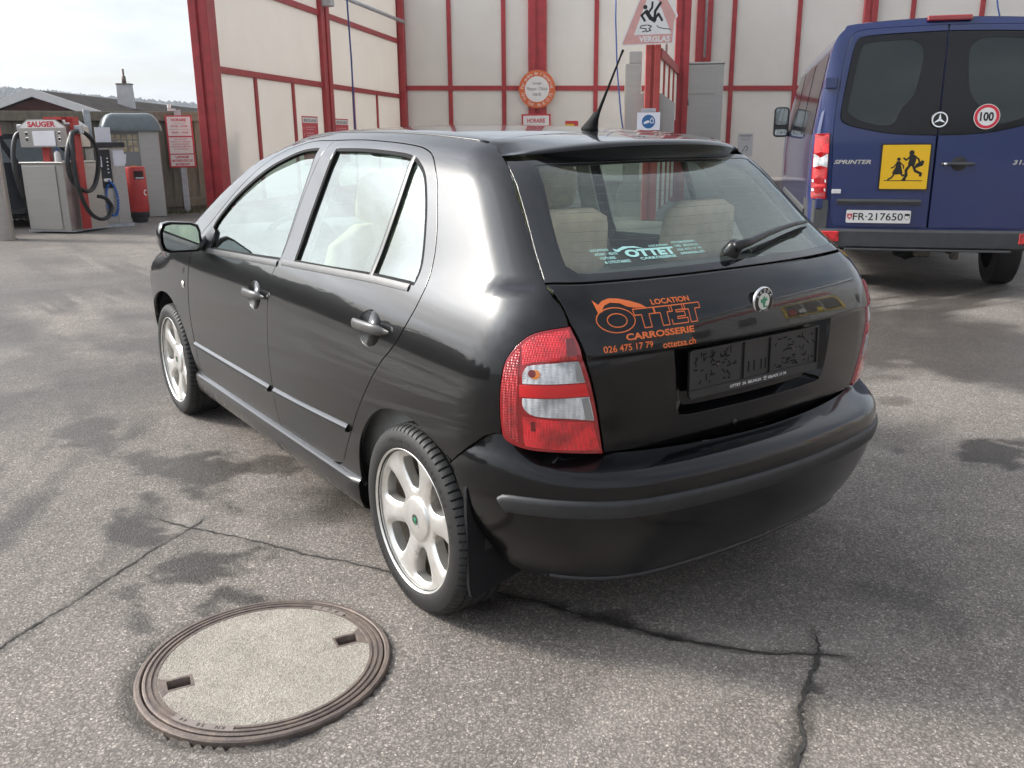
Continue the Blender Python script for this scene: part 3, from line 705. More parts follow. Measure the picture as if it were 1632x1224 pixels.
# emblem
ex, en = Rear()(np.array([[0, .93]])); en = Vector(en[0]); Te = frame(Vector(ex[0])+en*.001, (0, -1, 0), Vector((0, 0, 1)))
em = MB().lathe([(.0001, .006), (.034, .006), (.0375, .0065), (.0395, .005), (.040, 0)], 48, T=Te).build('emblem', M_chrome, tailgate, True)
e2 = Flat(); e2.ring(.0235, .0365, 48); e2.on_plane('emblem_band', M_black, em, Te @ Matrix.Translation((0, 0, .0068)))
Flat().poly(ngon(.0235, 40)).on_plane('emblem_face', pbr('emblem_silver', (.70, .74, .70), .3, .6), em, Te @ Matrix.Translation((0, 0, .0066)))
ar = Flat(); ar.poly([(-.002, -.017), (.014, -.017), (.014, -.013), (.004, -.013), (.006, -.002), (.016, .004), (.009, .006), (.012, .012), (.003, .008), (-.001, .016), (-.006, .007), (-.013, .006), (-.015, -.002), (-.007, -.004), (-.004, -.010)])
ar.on_plane('winged_arrow', M_green, em, Te @ Matrix.Translation((0, 0, .0072)))
Flat().arc_text('SKODA', .0262, .0085, 90, 150, True, bold=.02).arc_text('AUTO', .0255, .0065, 270, 80, False).on_plane('emblem_lettering', M_white, em, Te @ Matrix.Translation((0, 0, .0074)))
# orange lettering, (y, z) with u running to the right
def yz(flat_fn, name, mat, off=.0008):
    return flat_fn.on_surf(name, mat, tailgate, lambda uv: Rear(off)(np.c_[-uv[:, 0], uv[:, 1]]))
fl = Flat()
fl.text('LOCATION', -.374, .9555, .119, .0125, bold=.03).text('CARROSSERIE', -.474, .8795, .211, .0165, bold=.035)
fl.text('026 475 17 79', -.540, .8555, .142, .0165, bold=.012).text('ottetsa.ch', -.368, .849, .106, .0175, bold=.015)
fl.poly([(-.530, .977), (-.520, .9665), (-.505, .9745), (-.485, .9785), (-.46, .9765), (-.43, .969), (-.405, .960), (-.392, .951), (-.425, .953), (-.445, .957), (-.462, .966), (-.487, .969), (-.505, .964), (-.514, .956), (-.517, .950), (-.529, .948)])
def ring_of(P, w): 
    return fl.line(list(P)+[P[0]], w)
Oo = [(-.488+.052*math.cos(t), .929+.0285*math.sin(t)) for t in np.linspace(0, 2*math.pi, 40)]; Oi = [(-.486+.027*math.cos(t), .9285+.0155*math.sin(t)) for t in np.linspace(0, 2*math.pi, 32)]
ring_of(Oo, .0026); ring_of(Oi, .0026)
def Tsh(u, w, z0, z1, b, st): return [(u, z1), (u+w, z1), (u+w, z1-b), (u+w/2+st/2, z1-b), (u+w/2+st/2, z0), (u+w/2-st/2, z0), (u+w/2-st/2, z1-b), (u, z1-b)]
ring_of(Tsh(-.434, .062, .905, .950, .014, .022), .0026); ring_of(Tsh(-.375, .055, .905, .950, .014, .021), .0026)
ring_of([(-.327, .905), (-.327, .950), (-.279, .950), (-.279, .938), (-.309, .938), (-.309, .933), (-.283, .933), (-.283, .922), (-.309, .922), (-.309, .917), (-.277, .917), (-.277, .905)], .0026)
ring_of(Tsh(-.286, .056, .905, .950, .013, .021), .0026)
yz(fl, 'tailgate_lettering', M_orange)
fw = Flat()
for i, t in enumerate(('LOCATION', 'ACHAT - VENTE', 'VOITURES', '& UTILITAIRES')):
    fw.text(t, -.445+.006*i, 1.079-.0092*i, (.052, .066, .046, .075)[i], .0058, bold=.02)
fw.text('OTTET', -.352, 1.0615, .158, .0175, bold=.055).text('CARROSSERIE', -.318, 1.0545, .116, .0055, bold=.03).text('LOCATION', -.266, 1.0815, .062, .0045, bold=.03)
fw.poly([(-.378, 1.084), (-.368, 1.0805), (-.345, 1.087), (-.31, 1.086), (-.285, 1.079), (-.305, 1.0815), (-.33, 1.083), (-.355, 1.079), (-.366, 1.075), (-.376, 1.077)])
for i, t in enumerate(('RTE PAMARENGINS 1', '1782  BELFAUX', '026 475 17 79', 'ottetsa.ch')): fw.text(t, -.186+.001*i, 1.085-.0088*i, .086, .0052 if i < 3 else .0068, bold=.015)
yz(fw, 'screen_lettering', M_teal, .0006)
# lock push button blotch below the recess
lk, ln = Rear(.002)(np.array([[.085, .600]])); MB().lathe([(.0001, .004), (.007, .003), (.009, 0)], 14, T=frame(lk[0], (0, -1, 0), (0, 0, 1))).build('tailgate_lock', M_gplast, tailgate, True)
# wiper
pv, pn = Rear()(np.array([[.004, 1.052]])); pv = Vector(pv[0]); pn = Vector(pn[0])
wp = MB().lathe([(.0001, .038), (.016, .036), (.022, .026), (.026, .0)], 20, T=frame(pv, (0, -1, 0), pn.cross(Vector((0, -1, 0))))).build('wiper_pivot', M_gplast, tailgate, True)
pts, _n = Rear(.030)(np.array([(.02-.0*i, 1.046) for i in range(1)]+[(-.05, 1.054), (-.15, 1.068), (-.25, 1.078), (-.33, 1.083), (-.41, 1.084)]))
MB().tube([tuple(p) for p in pts], [.015, .013, .010, .008, .007, .005], 8).build('wiper_arm', M_gplast, tailgate, True)
pts, _n = Rear(.010)(np.array([(-.06-.37*t, 1.040+.040*t+.006*math.sin(t*3)) for t in np.linspace(0, 1, 10)])); MB().tube([tuple(p) for p in pts], [.003]+[.006]*8+[.003], 6).build('wiper_blade', M_rubber, tailgate, True)
# --- roof spoiler
rings = []
topf = Top()
for y in np.concatenate([[-.4875, -.485, -.479], np.linspace(-.47, .47, 41), [.479, .485, .4875]]):
    t = abs(y)/.4875
    xg = .094-.042*t**2.2; zg = float(topf(np.array([[xg, min(abs(y), .468)]]))[0][0, 2]); 
    if abs(y) > .468: zg = 1.358-(abs(y)-.468)*1.2
    xl = -.205+.158*t**2.6; zl = 1.353-.034*t**2.4; h = .042*(1-t**5)+.004; b = .009*(1-t**8)+.001
    rings.append([(xg, y, zg), (xg*.6+xl*.4, y, zg*.6+zl*.4+.004), (xl+.045, y, zl+.0065*(1-t**6)), (xl+.016, y, zl+.003*(1-t**4)), (xl+b*.35, y, zl-b*.4), (xl, y, zl-b), (xl+.009, y, zl-h*.55), (xl+.024, y, zl-h), (xl+.034, y, zl-h-.003), (xl+.06, y, zl-h-.002), (xg+.03, y, zl-h+.004), (xg+.002, y, zg-.014)])
MB().loft(rings).build('roof_spoiler', M_paint, car, 42)
under = []
for y in np.linspace(-.47, .47, 31):
    t = abs(y)/.4875; xl = -.205+.158*t**2.6; zl = 1.353-.034*t**2.4; h = .042*(1-t**5)+.004
    under.append([(xl+.036, y, zl-h-.002), (xl+.042, y, zl-h-.011*(1-t**6)), (xl+.07, y, zl-h-.016), (xl+.10, y, zl-h-.003)])
MB().loft(under).build('spoiler_underside', M_gplast, car, 30)
# --- tail lamps
def lens_mat(name, c1, c2, scale, rough=.12, pattern='hex', bumpk=.6):
    m = bpy.data.materials.new(name); m.use_nodes = True; T = NT(m.node_tree); tc = T.n('ShaderNodeTexCoord').outputs['Object']
    if pattern == 'hex': v = T.n('ShaderNodeTexVoronoi', {'Vector': tc, 'Scale': scale, 'Randomness': .12}).outputs['Distance']
    else:
        mp = T.n('ShaderNodeMapping', {0: tc, 'Scale': (.55, .55, 1.6)}).outputs[0]; v = T.n('ShaderNodeTexVoronoi', {'Vector': mp, 'Scale': scale, 'Randomness': .1}).outputs['Distance']
    col = T.mix(T.ramp(v, [(.1, 0.), (.6, 1.)]), (*c1, 1), (*c2, 1)); big = T.ramp(T.noise(tc, 16, 3), [(.38, .45), (.6, 1.)])
    col = T.mix(1.0, col, big, 'MULTIPLY')
    b = T.n('ShaderNodeBump', {'Height': v, 'Strength': bumpk, 'Distance': .004, }).outputs[0]
    p = T.n('ShaderNodeBsdfPrincipled', {'Base Color': col, 'Roughness': .25, 'Normal': b, 'Coat Weight': 1.0, 'Coat Roughness': .02, 'Coat IOR': 1.55, 'Subsurface Weight': 0.0})
    T.n('ShaderNodeOutputMaterial', {0: p.outputs[0]}); return m
M_lred = lens_mat('lamp_red_facets', (.62, .006, .010), (.92, .02, .03), 190)
M_lrim = pbr('lamp_rim_red', (.30, .004, .008), .1, 0, 1, .01); M_lflat = pbr('lamp_flat_red', (.66, .010, .014), .2, 0, 1, .01, var=.1)
M_lhex = lens_mat('lamp_reflector_red', (.85, .03, .04), (.40, .006, .010), 150, bumpk=.9)
M_lclr = lens_mat('lamp_clear_ribs', (.95, .95, .95), (.60, .62, .64), 150, pattern='rib', bumpk=.8)
M_amber = pbr('amber_bulb', (.75, .22, .03), .1, 0, 1); M_ldark = pbr('lamp_shadow_red', (.16, .003, .006), .2, 0, 1, .01)
def shrink(P, d): return inset(np.array(P), d)
tl_out = curve(TAIL, .012)
c1 = curve([(-.263, .783, 1), (-.263, .806), (-.268, .821), (-.280, .8285), (-.351, .8395, 1), (-.362, .787, 1)], .01)
c2 = curve([(-.263, .746, 1), (-.369, .749, 1), (-.378, .687, 1), (-.33, .697), (-.285, .703), (-.272, .711), (-.264, .726)], .01)
refl = curve([(-.2335, .648, 1), (-.2285, .70), (-.228, .78), (-.234, .828), (-.2555, .868, 1), (-.2545, .78), (-.2545, .66), (-.256, .628, 1)], .012)
upper = curve([(-.259, .872, 1), (-.275, .892), (-.30, .903), (-.334, .9125, 1), (-.3505, .847, 1), (-.28, .836), (-.262, .826, 1)], .012)
lower = curve([(-.262, .698, 1), (-.276, .698), (-.32, .690), (-.376, .681, 1), (-.389, .602, 1), (-.31, .614), (-.266, .622, 1)], .012)
bar = curve([(-.258, .779, 1), (-.363, .783, 1), (-.369, .753, 1), (-.258, .750, 1)], .02)
for nm, out, m, off in [('lamp_rim', tl_out, M_lrim, .004)]:
    base = skin('tail_lamp', Sd(.005), tl_out, [], M_lrim, car, .02, .02, mirror=True, gap=.0025)
for sgn, lamp in zip((0, 1), base):
    def zone(nm, P, m, off):
        V = Sd(off); o = skin(nm, (lambda uv: V(uv)) if sgn == 0 else (lambda uv: tuple(a*np.array([1, -1, 1]) for a in V(uv))), P, [], m, lamp, .018, .003, gap=0, rnd=.0006); return o
    zone('reflector', refl, M_lhex, .0062); zone('brake_lens', upper, M_lred, .0062); zone('fog_lens', lower, M_lred, .0062); zone('red_bar', bar, M_lflat, .0068)
    zone('indicator_lens', c1, M_lclr, .0066); zone('reversing_lens', c2, M_lclr, .0066)
    zone('indicator_bulb', hole(-.283, .807, .008, .011, 20), M_amber, .0078); zone('bulb_shadow', hole(-.278, .809, .006, .009, 16), M_ldark, .0084)
    zone('bulb_holder', np.array([(-.330, .893), (-.341, .893), (-.349, .853), (-.333, .852)]), M_ldark, .0075)
    zone('bulb_holder', np.array([(-.276, .688), (-.283, .688), (-.284, .663), (-.277, .663)]), M_ldark, .0075)
    zone('lens_shade', np.array([(-.344, .836), (-.351, .838), (-.3605, .789), (-.349, .790)]), pbr('clear_lens_grey', (.32, .33, .34), .15, .5, 1), .0078)
    zone('lens_shade', np.array([(-.357, .746), (-.367, .7475), (-.376, .690), (-.364, .692)]), pbr('clear_lens_grey', (.32, .33, .34), .15, .5, 1), .0078)
# --- rear bumper
bl = [(-.222, .640, 1), (-.192, .630), (-.108, .530, 1), (-.124, .479), (-.150, .40), (-.182, .32), (-.214, .255), (-.25, .222), (-.30, .212)]
btop = [(-.226, .634, 1), (-.233, .628), (-.263, .609), (-.31, .600), (-.399, .588), (-.55, .581), (SC, .578)]
b_out = curve(mir(btop)[:1]+mir(btop)[1:-1]+mir(bl)[::-1][:0]+btop[::-1][:0]+[], .02) if False else None
loop = [p for p in btop[::-1]]            # centre -> left top
loop += bl[1:]                           # left seam, arch edge, bottom corner
loop += [(-.45, .208), (SC, .206)]
loop += mir(bl)[:-1][0:]                 # right bottom -> right seam
loop += mir([(-.45, .208)])[:0]
loop += mir(btop)[::1][:0]
right = [(2*SC-p[0], *p[1:]) for p in btop[:-1]]
loop2 = btop[::-1]+bl[1:]+[(-.45, .208), (SC, .206), (2*SC+.45, .208)]+[(2*SC-p[0], *p[1:]) for p in bl[1:][::-1]]+right
bumper = skin('rear_bumper', Sd(0, bumpF), curve(loop2, .02), [], M_paint, car, .03, .02, rows=(.53,.537,.543,.549,.555,.561,.567,.573), gap=.002)
sp = [(-.226, .455), (-.232, .462), (-.26, .465), (-.32, .467), (-.40, .468), (-.6, .465), (SC, .463)]
spath = curve(sp+[(2*SC-a, b) for a, b in sp[:-1][::-1]], .025, False)
ribbon('bumper_strip', Sd(0, bumpF), spath, [(-.024, -.002), (-.023, .006), (-.012, .0085), (.010, .009), (.020, .0065), (.0235, .002), (.0245, -.002)], M_plast, bumper)
lp_ = [(-.30, .226), (-.36, .223), (-.45, .222), (SC, .220)]
ribbon('lower_lip', Sd(0, bumpF), curve(lp_+[(2*SC-a, b) for a, b in lp_[:-1][::-1]], .03, False), [(-.010, -.002), (-.010, .004), (.006, .0055), (.010, .001), (.010, -.002)], M_plast, bumper)
# mud flaps behind the rear wheels
for sg in (1, -1):
    fp = [(.772, .50), (.783, .47), (.786, .40), (.788, .30), (.790, .19), (.785, .160), (.772, .156), (.71, .168), (.62, .188), (.55, .21), (.50, .25), (.50, .40), (.60, .50)]
    V = []; n = len(fp)
    for dx in (0, -.014): V += [(-.262-.10*(.5-z)*.55+dx, y*sg, z) for y, z in fp]
    Fc = [tuple(range(n)), tuple(range(2*n-1, n-1, -1))]+[(i, n+i, n+(i+1) % n, (i+1) % n) for i in range(n)]
    mesh_obj('mud_flap', V, Fc if sg > 0 else [f[::-1] for f in Fc], M_rubber, car, 40)
# wheel wells and floor
for x0 in (0, 2.462):
    for sg in (1, -1):
        m = MB(); A = [(x0+.362*math.cos(t), .285+.362*math.sin(t)) for t in np.linspace(R_(-20), R_(200 if x0 else 162), 24)]
        m.loft([[(a, sg*y, b) for a, b in A] for y in ((.775 if x0 else .70), .42)], closed=False, caps=False); m.add([(a, sg*.42, b) for a, b in A], [tuple(range(24))]); m.build('wheel_well', M_well, car)
m = MB(); m.box(-.48, 3.0, -.43, .43, .20, .27); m.box(.40, 2.08, -.68, .68, .19, .27); m.box(-.46, -.36, -.40, .40, .23, .30); m.build('underbody', M_well, car)
# --- wheels
def make_wheel(parent, x, sg, turn):
    w = empty('wheel', (x, 0, .285)); w.parent = parent
    N = 450; prof = [(.192, .700), (.198, .692), (.225, .682), (.255, .684), (.274, .694), (.2825, .703), (.2865, .712), (.2875, .722), (.2875, .738), (.281, .739), (.281, .747), (.2878, .748), (.288, .768), (.281, .769), (.281, .777), (.2875, .778), (.2865, .790)]
    # mirrored section across the tread (y from inner .62 to outer .815)
    sec = [(.209, .797), (.214, .803), (.222, .808), (.234, .811), (.248, .811), (.260, .8085), (.269, .8045), (.275, .801), (.2805, .794), (.2842, .784), (.2857, .776), (.2790, .7745), (.2790, .767), (.2868, .766), (.2874, .742), (.2800, .741), (.2800, .734), (.2878, .733)]
    sec = sec+[(r, 1.43-y) for r, y in sec[::-1]]
    V = []; Fc = []; K = len(sec)
    for k in range(N):
        t = 2*math.pi*k/N
        for i, (r, y) in enumerate(sec):
            j = min(i, K-1-i); rr = r; yy = y
            if 7 <= j <= 10 and k % 6 == 0: rr = r-.0055; yy = y-(.002 if i < K/2 else -.002)
            if 13 <= j <= 14 and (k+3) % 6 == 0: rr = r-.005
            if rr*math.sin(t)+.285 < .0: pass
            V.append((rr*math.cos(t), sg*yy, rr*math.sin(t)))
    for v in range(len(V)):
        if V[v][2] < -.2845: V[v] = (V[v][0], V[v][1], -.2845)
    for k in range(N):
        for i in range(K-1):
            f = (k*K+i, k*K+i+1, ((k+1) % N)*K+i+1, ((k+1) % N)*K+i); Fc.append(f if sg < 0 else f[::-1])
    mesh_obj('tyre', V, Fc, M_tyre, w, 32)
    # raised sidewall lettering
    fl = Flat().arc_text('POLARIS  195/50 R15  82H', .238, .013, 60, 110, True).arc_text('POLARIS  TUBELESS', .238, .013, 235, 70, True)
    T = frame((0, sg*.8125, 0), (-sg, 0, 0), (0, 0, 1)); fl.on_plane('sidewall_lettering', M_rubber, w, T)
    # alloy face: six spokes
    holes = []
    for q in range(6):
        a0 = turn+q*math.pi/3+math.pi/6
        raw = [(.094, -.20), (.094, .20), (.112, .34), (.148, .42), (.180, .39), (.189, .29), (.192, 0), (.189, -.29), (.180, -.39), (.148, -.42), (.112, -.34)]
        holes.append(curve([(r*math.cos(a0+t*.70), r*math.sin(a0+t*.70)) for r, t in raw], .008))
    out = np.array(ngon(.2105, 72)); uv, Tt, loops = tri2d(out, holes, .009)
    dist = np.full(len(uv), 1.)
    for h in holes: dist = np.minimum(dist, segdist(uv, h))
    r = np.hypot(uv[:, 0], uv[:, 1])
    dep = np.interp(r, [0, .06, .10, .15, .195, .2105], [.778, .778, .782, .787, .790, .793])-.010*np.exp(-dist/.006)
    V = [(-sg*u*1.0, sg*d, v) for (u, v), d in zip(uv, dep)]; Fc = [tuple(f) for f in Tt]
    if True: Fc = [f[::-1] for f in Fc] if sg < 0 else Fc
    # check winding
    a, b, c = (Vector(V[i]) for i in Fc[0]); 
    if (b-a).cross(c-a).y*sg < 0: Fc = [f[::-1] for f in Fc]
    for L in loops[1:]:
        bI = len(V)
        for i in L: V.append((V[i][0]*1.0, V[i][1]-sg*.03, V[i][2]))
        n = len(L)
        for q in range(n): Fc.append((L[q], L[(q+1) % n], bI+(q+1) % n, bI+q))
    rim = mesh_obj('rim', V, Fc, M_alloy, w, 45)
    MB().lathe([(.2105, sg*.788), (.2125, sg*.803), (.217, sg*.8065), (.2215, sg*.804), (.221, sg*.796), (.209, sg*.78), (.200, sg*.76), (.196, sg*.62)], 72, axis='Y').build('rim_lip', M_alloy, rim, 40)
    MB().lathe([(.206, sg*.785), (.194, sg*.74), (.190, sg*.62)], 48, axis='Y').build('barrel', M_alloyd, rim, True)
    MB().lathe([(.0001, sg*.7885), (.034, sg*.7890), (.060, sg*.7865), (.068, sg*.783), (.070, sg*.770)], 40, axis='Y').build('hub_cap', M_alloy, rim, True)
    MB().lathe([(.0001, sg*.700), (.128, sg*.700), (.128, sg*.678), (.06, sg*.678)], 40, axis='Y').build('brake_disc', M_disc, w, 30)
    MB().box(.05, .14, min(sg*.65, sg*.72), max(sg*.65, sg*.72), -.05, .09, .01).build('caliper', M_well, w)
    T = frame((0, sg*.7892, 0), (-sg, 0, 0), (0, 0, 1)); Flat().poly(ngon(.0165, 28)).on_plane('cap_badge', M_black, rim, T)
    Flat().poly([(x_*.75, y_*.75) for x_, y_ in [(-.002, -.017), (.014, -.017), (.014, -.013), (.004, -.013), (.006, -.002), (.016, .004), (.009, .006), (.012, .012), (.003, .008), (-.001, .016), (-.006, .007), (-.013, .006), (-.015, -.002), (-.007, -.004), (-.004, -.010)]]).on_plane('cap_emblem', M_green, rim, T @ Matrix.Translation((0, 0, .0006)))
    Flat().ring(.0145, .0172, 28).on_plane('cap_ring', M_chrome, rim, T @ Matrix.Translation((0, 0, .0005)))
    return w
for x, sg, tn in ((0, 1, .16), (2.462, 1, .45), (0, -1, .2), (2.462, -1, .4)): make_wheel(car, x, sg, tn)
# --- door mirrors, aerial, wing badges
for sg in (1, -1):
    sec = [(-.088, -.038), (-.086, -.055), (-.070, -.066), (.05, -.064), (.078, -.052), (.087, -.02), (.086, .03), (.070, .062), (.04, .068), (-.05, .060), (-.078, .048), (-.087, .02)]
    rings = []
    for dx, k in ((-.022, .93), (-.028, .985), (-.020, 1.03), (.01, 1.03), (.05, .95), (.085, .78), (.105, .50), (.11, .2)):
        rings.append([(1.86+dx+.02*(-u), sg*(.874+u*k), .963+v*k) for u, v in sec])
    mm = MB().loft(rings).build('door_mirror', M_paint, car, 50)
    V = [(1.8405+.02*(-u)-.004*0, sg*(.874+u*.86), .963+v*.84) for u, v in sec]
    MB().add(V, [tuple(range(len(V))) if sg > 0 else tuple(range(len(V)-1, -1, -1))]).build('mirror_glass', pbr('mirror_silver', (.75, .78, .77), .01, 1), mm, loc=(-.012, 0, 0))
    MB().loft([[(1.83+a*.035+.02, sg*.800, .918+b*.022) for a, b in ngon(1, 10)], [(1.86+a*.03+.02, sg*.742, .935+b*.034) for a, b in ngon(1, 10)]]).build('mirror_arm', M_gplast, mm, True)
    skin('mirror_base', (lambda uv, sg=sg: tuple(a*np.array([1, sg, 1]) for a in surf(bodyF, uv, .003))), np.array([(1.75, .915), (1.84, .912), (1.89, .93), (1.87, .965), (1.82, 1.0), (1.775, .985)]), [], M_gplast, mm, .05, .012, gap=0)
    bP, bN = surf(bodyF, np.array([[2.106, .718], [2.098, .785]]), .003); MB().lathe([(.0001, .004), (.014, .003), (.017, 0)], 20, axis='Y').build('side_repeater', M_alloy, car, True, loc=(bP[0, 0], sg*bP[0, 1]-(0 if sg > 0 else .004), bP[0, 2]))
    Flat().ring(.010, .013, 20).text('SDI', -.009, -.004, .018, .008).on_plane('wing_badge', M_chrome, car, frame((bP[1, 0], sg*bP[1, 1], bP[1, 2]), (-sg, 0, 0), (0, -.2*sg, 1)))
ab = Top()(np.array([[.185, -.01]]))[0][0]; at_ = np.array([.022, -.01, 1.622])
an = MB().loft([[(ab[0]-.01+a*.036*k+dx, ab[1]+b*.020*k, ab[2]+h) for a, b in ngon(1, 14)] for h, k, dx in ((-.004, 1.05, 0), (.006, 1, 0), (.03, .62, -.018), (.055, .36, -.038))]).build('aerial_foot', M_rubber, car, True)
MB().tube([tuple(ab+(at_-ab)*t+np.array([-.028*(1-t), 0, .012*(1-t)])) for t in np.linspace(.12, 1, 12)], [.0065, .006, .005, .0046, .0042, .0038, .0036, .0034, .0032, .003, .003, .0042], 8).build('aerial_rod', M_rubber, an, True)
# --- cabin
def cushion(m, x0, x1, y0, y1, z0, z1, lean=0.0, r=.05):
    """soft block lofted upward, leaning back (-x) with height"""
    rings = []
    for t in np.linspace(0, 1, 9):
        e = (1-(2*t-1)**6); k = .62+.38*max(0, e)**.5; z = z0+(z1-z0)*t; cx = (x0+x1)/2-lean*t; cy = (y0+y1)/2
        rings.append([(cx+a*k, cy+b*k, z) for a, b in rrect(x1-x0, (y1-y0)*(1-.10*t*t), min(r, (x1-x0)/2.2), 4)])
    m.loft(rings)
for y in (.36, -.36):
    st = MB(); cushion(st, 1.02, 1.16, y-.255, y+.255, .47, 1.06, .20); s1 = st.build('front_seat', M_beige, car, 60)
    st = MB(); cushion(st, 1.10, 1.60, y-.25, y+.25, .34, .50, 0, .08); st.build('seat_cushion', M_grey, s1, 60)
    st = MB(); cushion(st, .83, .93, y-.145, y+.145, 1.065, 1.255, .05); st.build('headrest', M_beige, s1, 60)
    for d in (-.06, .06): MB().tube([(.90, y+d, 1.02), (.885, y+d, 1.10)], .006, 6).build('headrest_post', M_chrome, s1)
    st = MB(); cushion(st, .985, 1.03, y-.165, y+.165, .50, .98, .165, .02); st.build('seat_back_panel', M_grey, s1, 60)
bs = MB(); cushion(bs, .06, .22, -.62, .62, .42, .93, .16, .06); bs_ = bs.build('rear_bench', M_beige, car, 60)
bc = MB(); cushion(bc, .15, .65, -.62, .62, .32, .48, 0, .08); bc.build('bench_cushion', M_grey, bs_, 60)
for y in (.29, -.27):
    h = MB(); cushion(h, -.11, -.01, y-.15, y+.15, .96, 1.165, .03); h.build('headrest', M_beige, bs_, 60)
m = MB(); m.box(-.42, -.10, -.52, .52, .955, .975, .006); m.build('parcel_shelf', M_trim, car)
m = MB(); m.loft([[(1.86, y, .60), (1.80, y, .90), (1.86, y, .965), (2.05, y, .985), (2.25, y, .955), (2.25, y, .60)] for y in (-.66, -.3, .3, .66)]); m.build('dashboard', M_trim, car, 40)
m = MB(); ang = [2*math.pi*k/28 for k in range(29)]; Ts = frame((1.72, .36, .86), (0, -1, 0), (.45, 0, .9)); m.tube([Ts @ Vector((.185*math.cos(a), .185*math.sin(a), 0)) for a in ang], .014, 8, cap=False); m.box(-.05, .05, -.05, .05, -.02, .02, .01, T=Ts); m.box(-.18, .18, -.015, .015, -.008, .008, T=Ts); m.tube([Ts @ Vector((0, 0, 0)), (1.86, .36, .80)], .03, 8); m.build('steering_wheel', M_trim, car, 40)
skin('headlining', Top(-.035), curve([(.10, .44), (.1, -.44), (1.5, -.46), (1.5, .46)], .1), [], M_trimb, car, .1, 0, gap=0)
inn = curve([(.30, .30, 1), (1.95, .30, 1), (1.95, .88, 1), (.9, .91), (.08, .935, 1), (.02, .6)], .05); skin('door_lining', Sd(-.055), inn, [], M_trim, car, .08, 0, gap=0, mirror=True)
pil = curve([(.985, .90, 1), (.968, 1.12), (.90, 1.34, 1), (.83, 1.34, 1), (.865, 1.10), (.87, .90, 1)], .05); skin('pillar_trim', Sd(-.045), pil, [], M_trimb, car, .06, .01, gap=0, mirror=True)
qt = curve([(-.24, 1.02, 1), (-.10, 1.24), (.06, 1.33, 1), (.21, 1.33, 1), (.10, 1.16), (.05, .97, 1)], .04); skin('pillar_trim', Sd(-.035), qt, [], M_trimb, car, .06, .01, gap=0, mirror=True)
rm = MB().box(1.50, 1.53, -.11, .11, 1.29, 1.35, .012).build('inside_mirror', M_trim, car); MB().tube([(1.52, 0, 1.34), (1.58, 0, 1.40)], .008, 6).build('mirror_stalk', M_trim, rm)
# ---------------------------------------------------------------- ground
def vnoise(x, y, seed=0):
    xi = np.floor(x).astype(int); yi = np.floor(y).astype(int); fx = x-xi; fy = y-yi; fx = fx*fx*(3-2*fx); fy = fy*fy*(3-2*fy)
    def h(a, b):
        v = (a*374761393+b*668265263+seed*1442695041) & 0xffffffff; v = ((v ^ (v >> 13))*1274126177) & 0xffffffff; return ((v ^ (v >> 16)) & 0xffff)/65535.0
    return (h(xi, yi)*(1-fx)+h(xi+1, yi)*fx)*(1-fy)+(h(xi, yi+1)*(1-fx)+h(xi+1, yi+1)*fx)*fy
def fbm(x, y, o=4, seed=0): return sum(vnoise(x*2**k, y*2**k, seed+k)*.5**k for k in range(o))/sum(.5**k for k in range(o))
def axis_lines(lo, hi, step, far):
    a = list(np.arange(lo, hi+step/2, step)); s = step; x = lo; L = []
    while x > -far: s *= 1.22; x -= s; L.append(x)
    s = step; x = hi; Rr = []
    while x < far: s *= 1.22; x += s; Rr.append(x)
    return np.array(L[::-1]+a+Rr)
gx = axis_lines(-1.9, 4.6, .02, 2500); gy = axis_lines(-3.6, 2.6, .02, 2500)
X, Y = np.meshgrid(gx, gy, indexing='ij'); X = X.ravel(); Y = Y.ravel()
MC = np.array([-.023, 1.274]); MR = .336          # manhole
Q = np.c_[X, Y]; near = (np.abs(X) < 8) & (np.abs(Y) < 8)
wx = X+.05*(fbm(X*9, Y*9, 4, 5)-.5); wy = Y+.05*(fbm(X*9, Y*9, 4, 9)-.5); QW = np.c_[wx, wy]
crack = np.zeros(len(X)); 
CR = [([(.40, 1.98), (.49, 1.852), (.76, 1.50), (.994, 1.176), (1.06, 1.10)], .006, .9), ([(1.16, 1.27), (.994, 1.176), (.55, .93), (.213, .731), (-.199, .479)], .007, .55), ([(-.10, .55), (-.199, .479), (-.384, .412), (-.733, .189), (-.874, .048), (-.94, -.012)], .011, 1.0), ([(-.80, -.05), (-.874, .048), (-.928, .148), (-1.0, .27), (-1.123, .466), (-1.4, .95)], .011, 1.0)]
nz = fbm(X*14, Y*14, 4, 21)
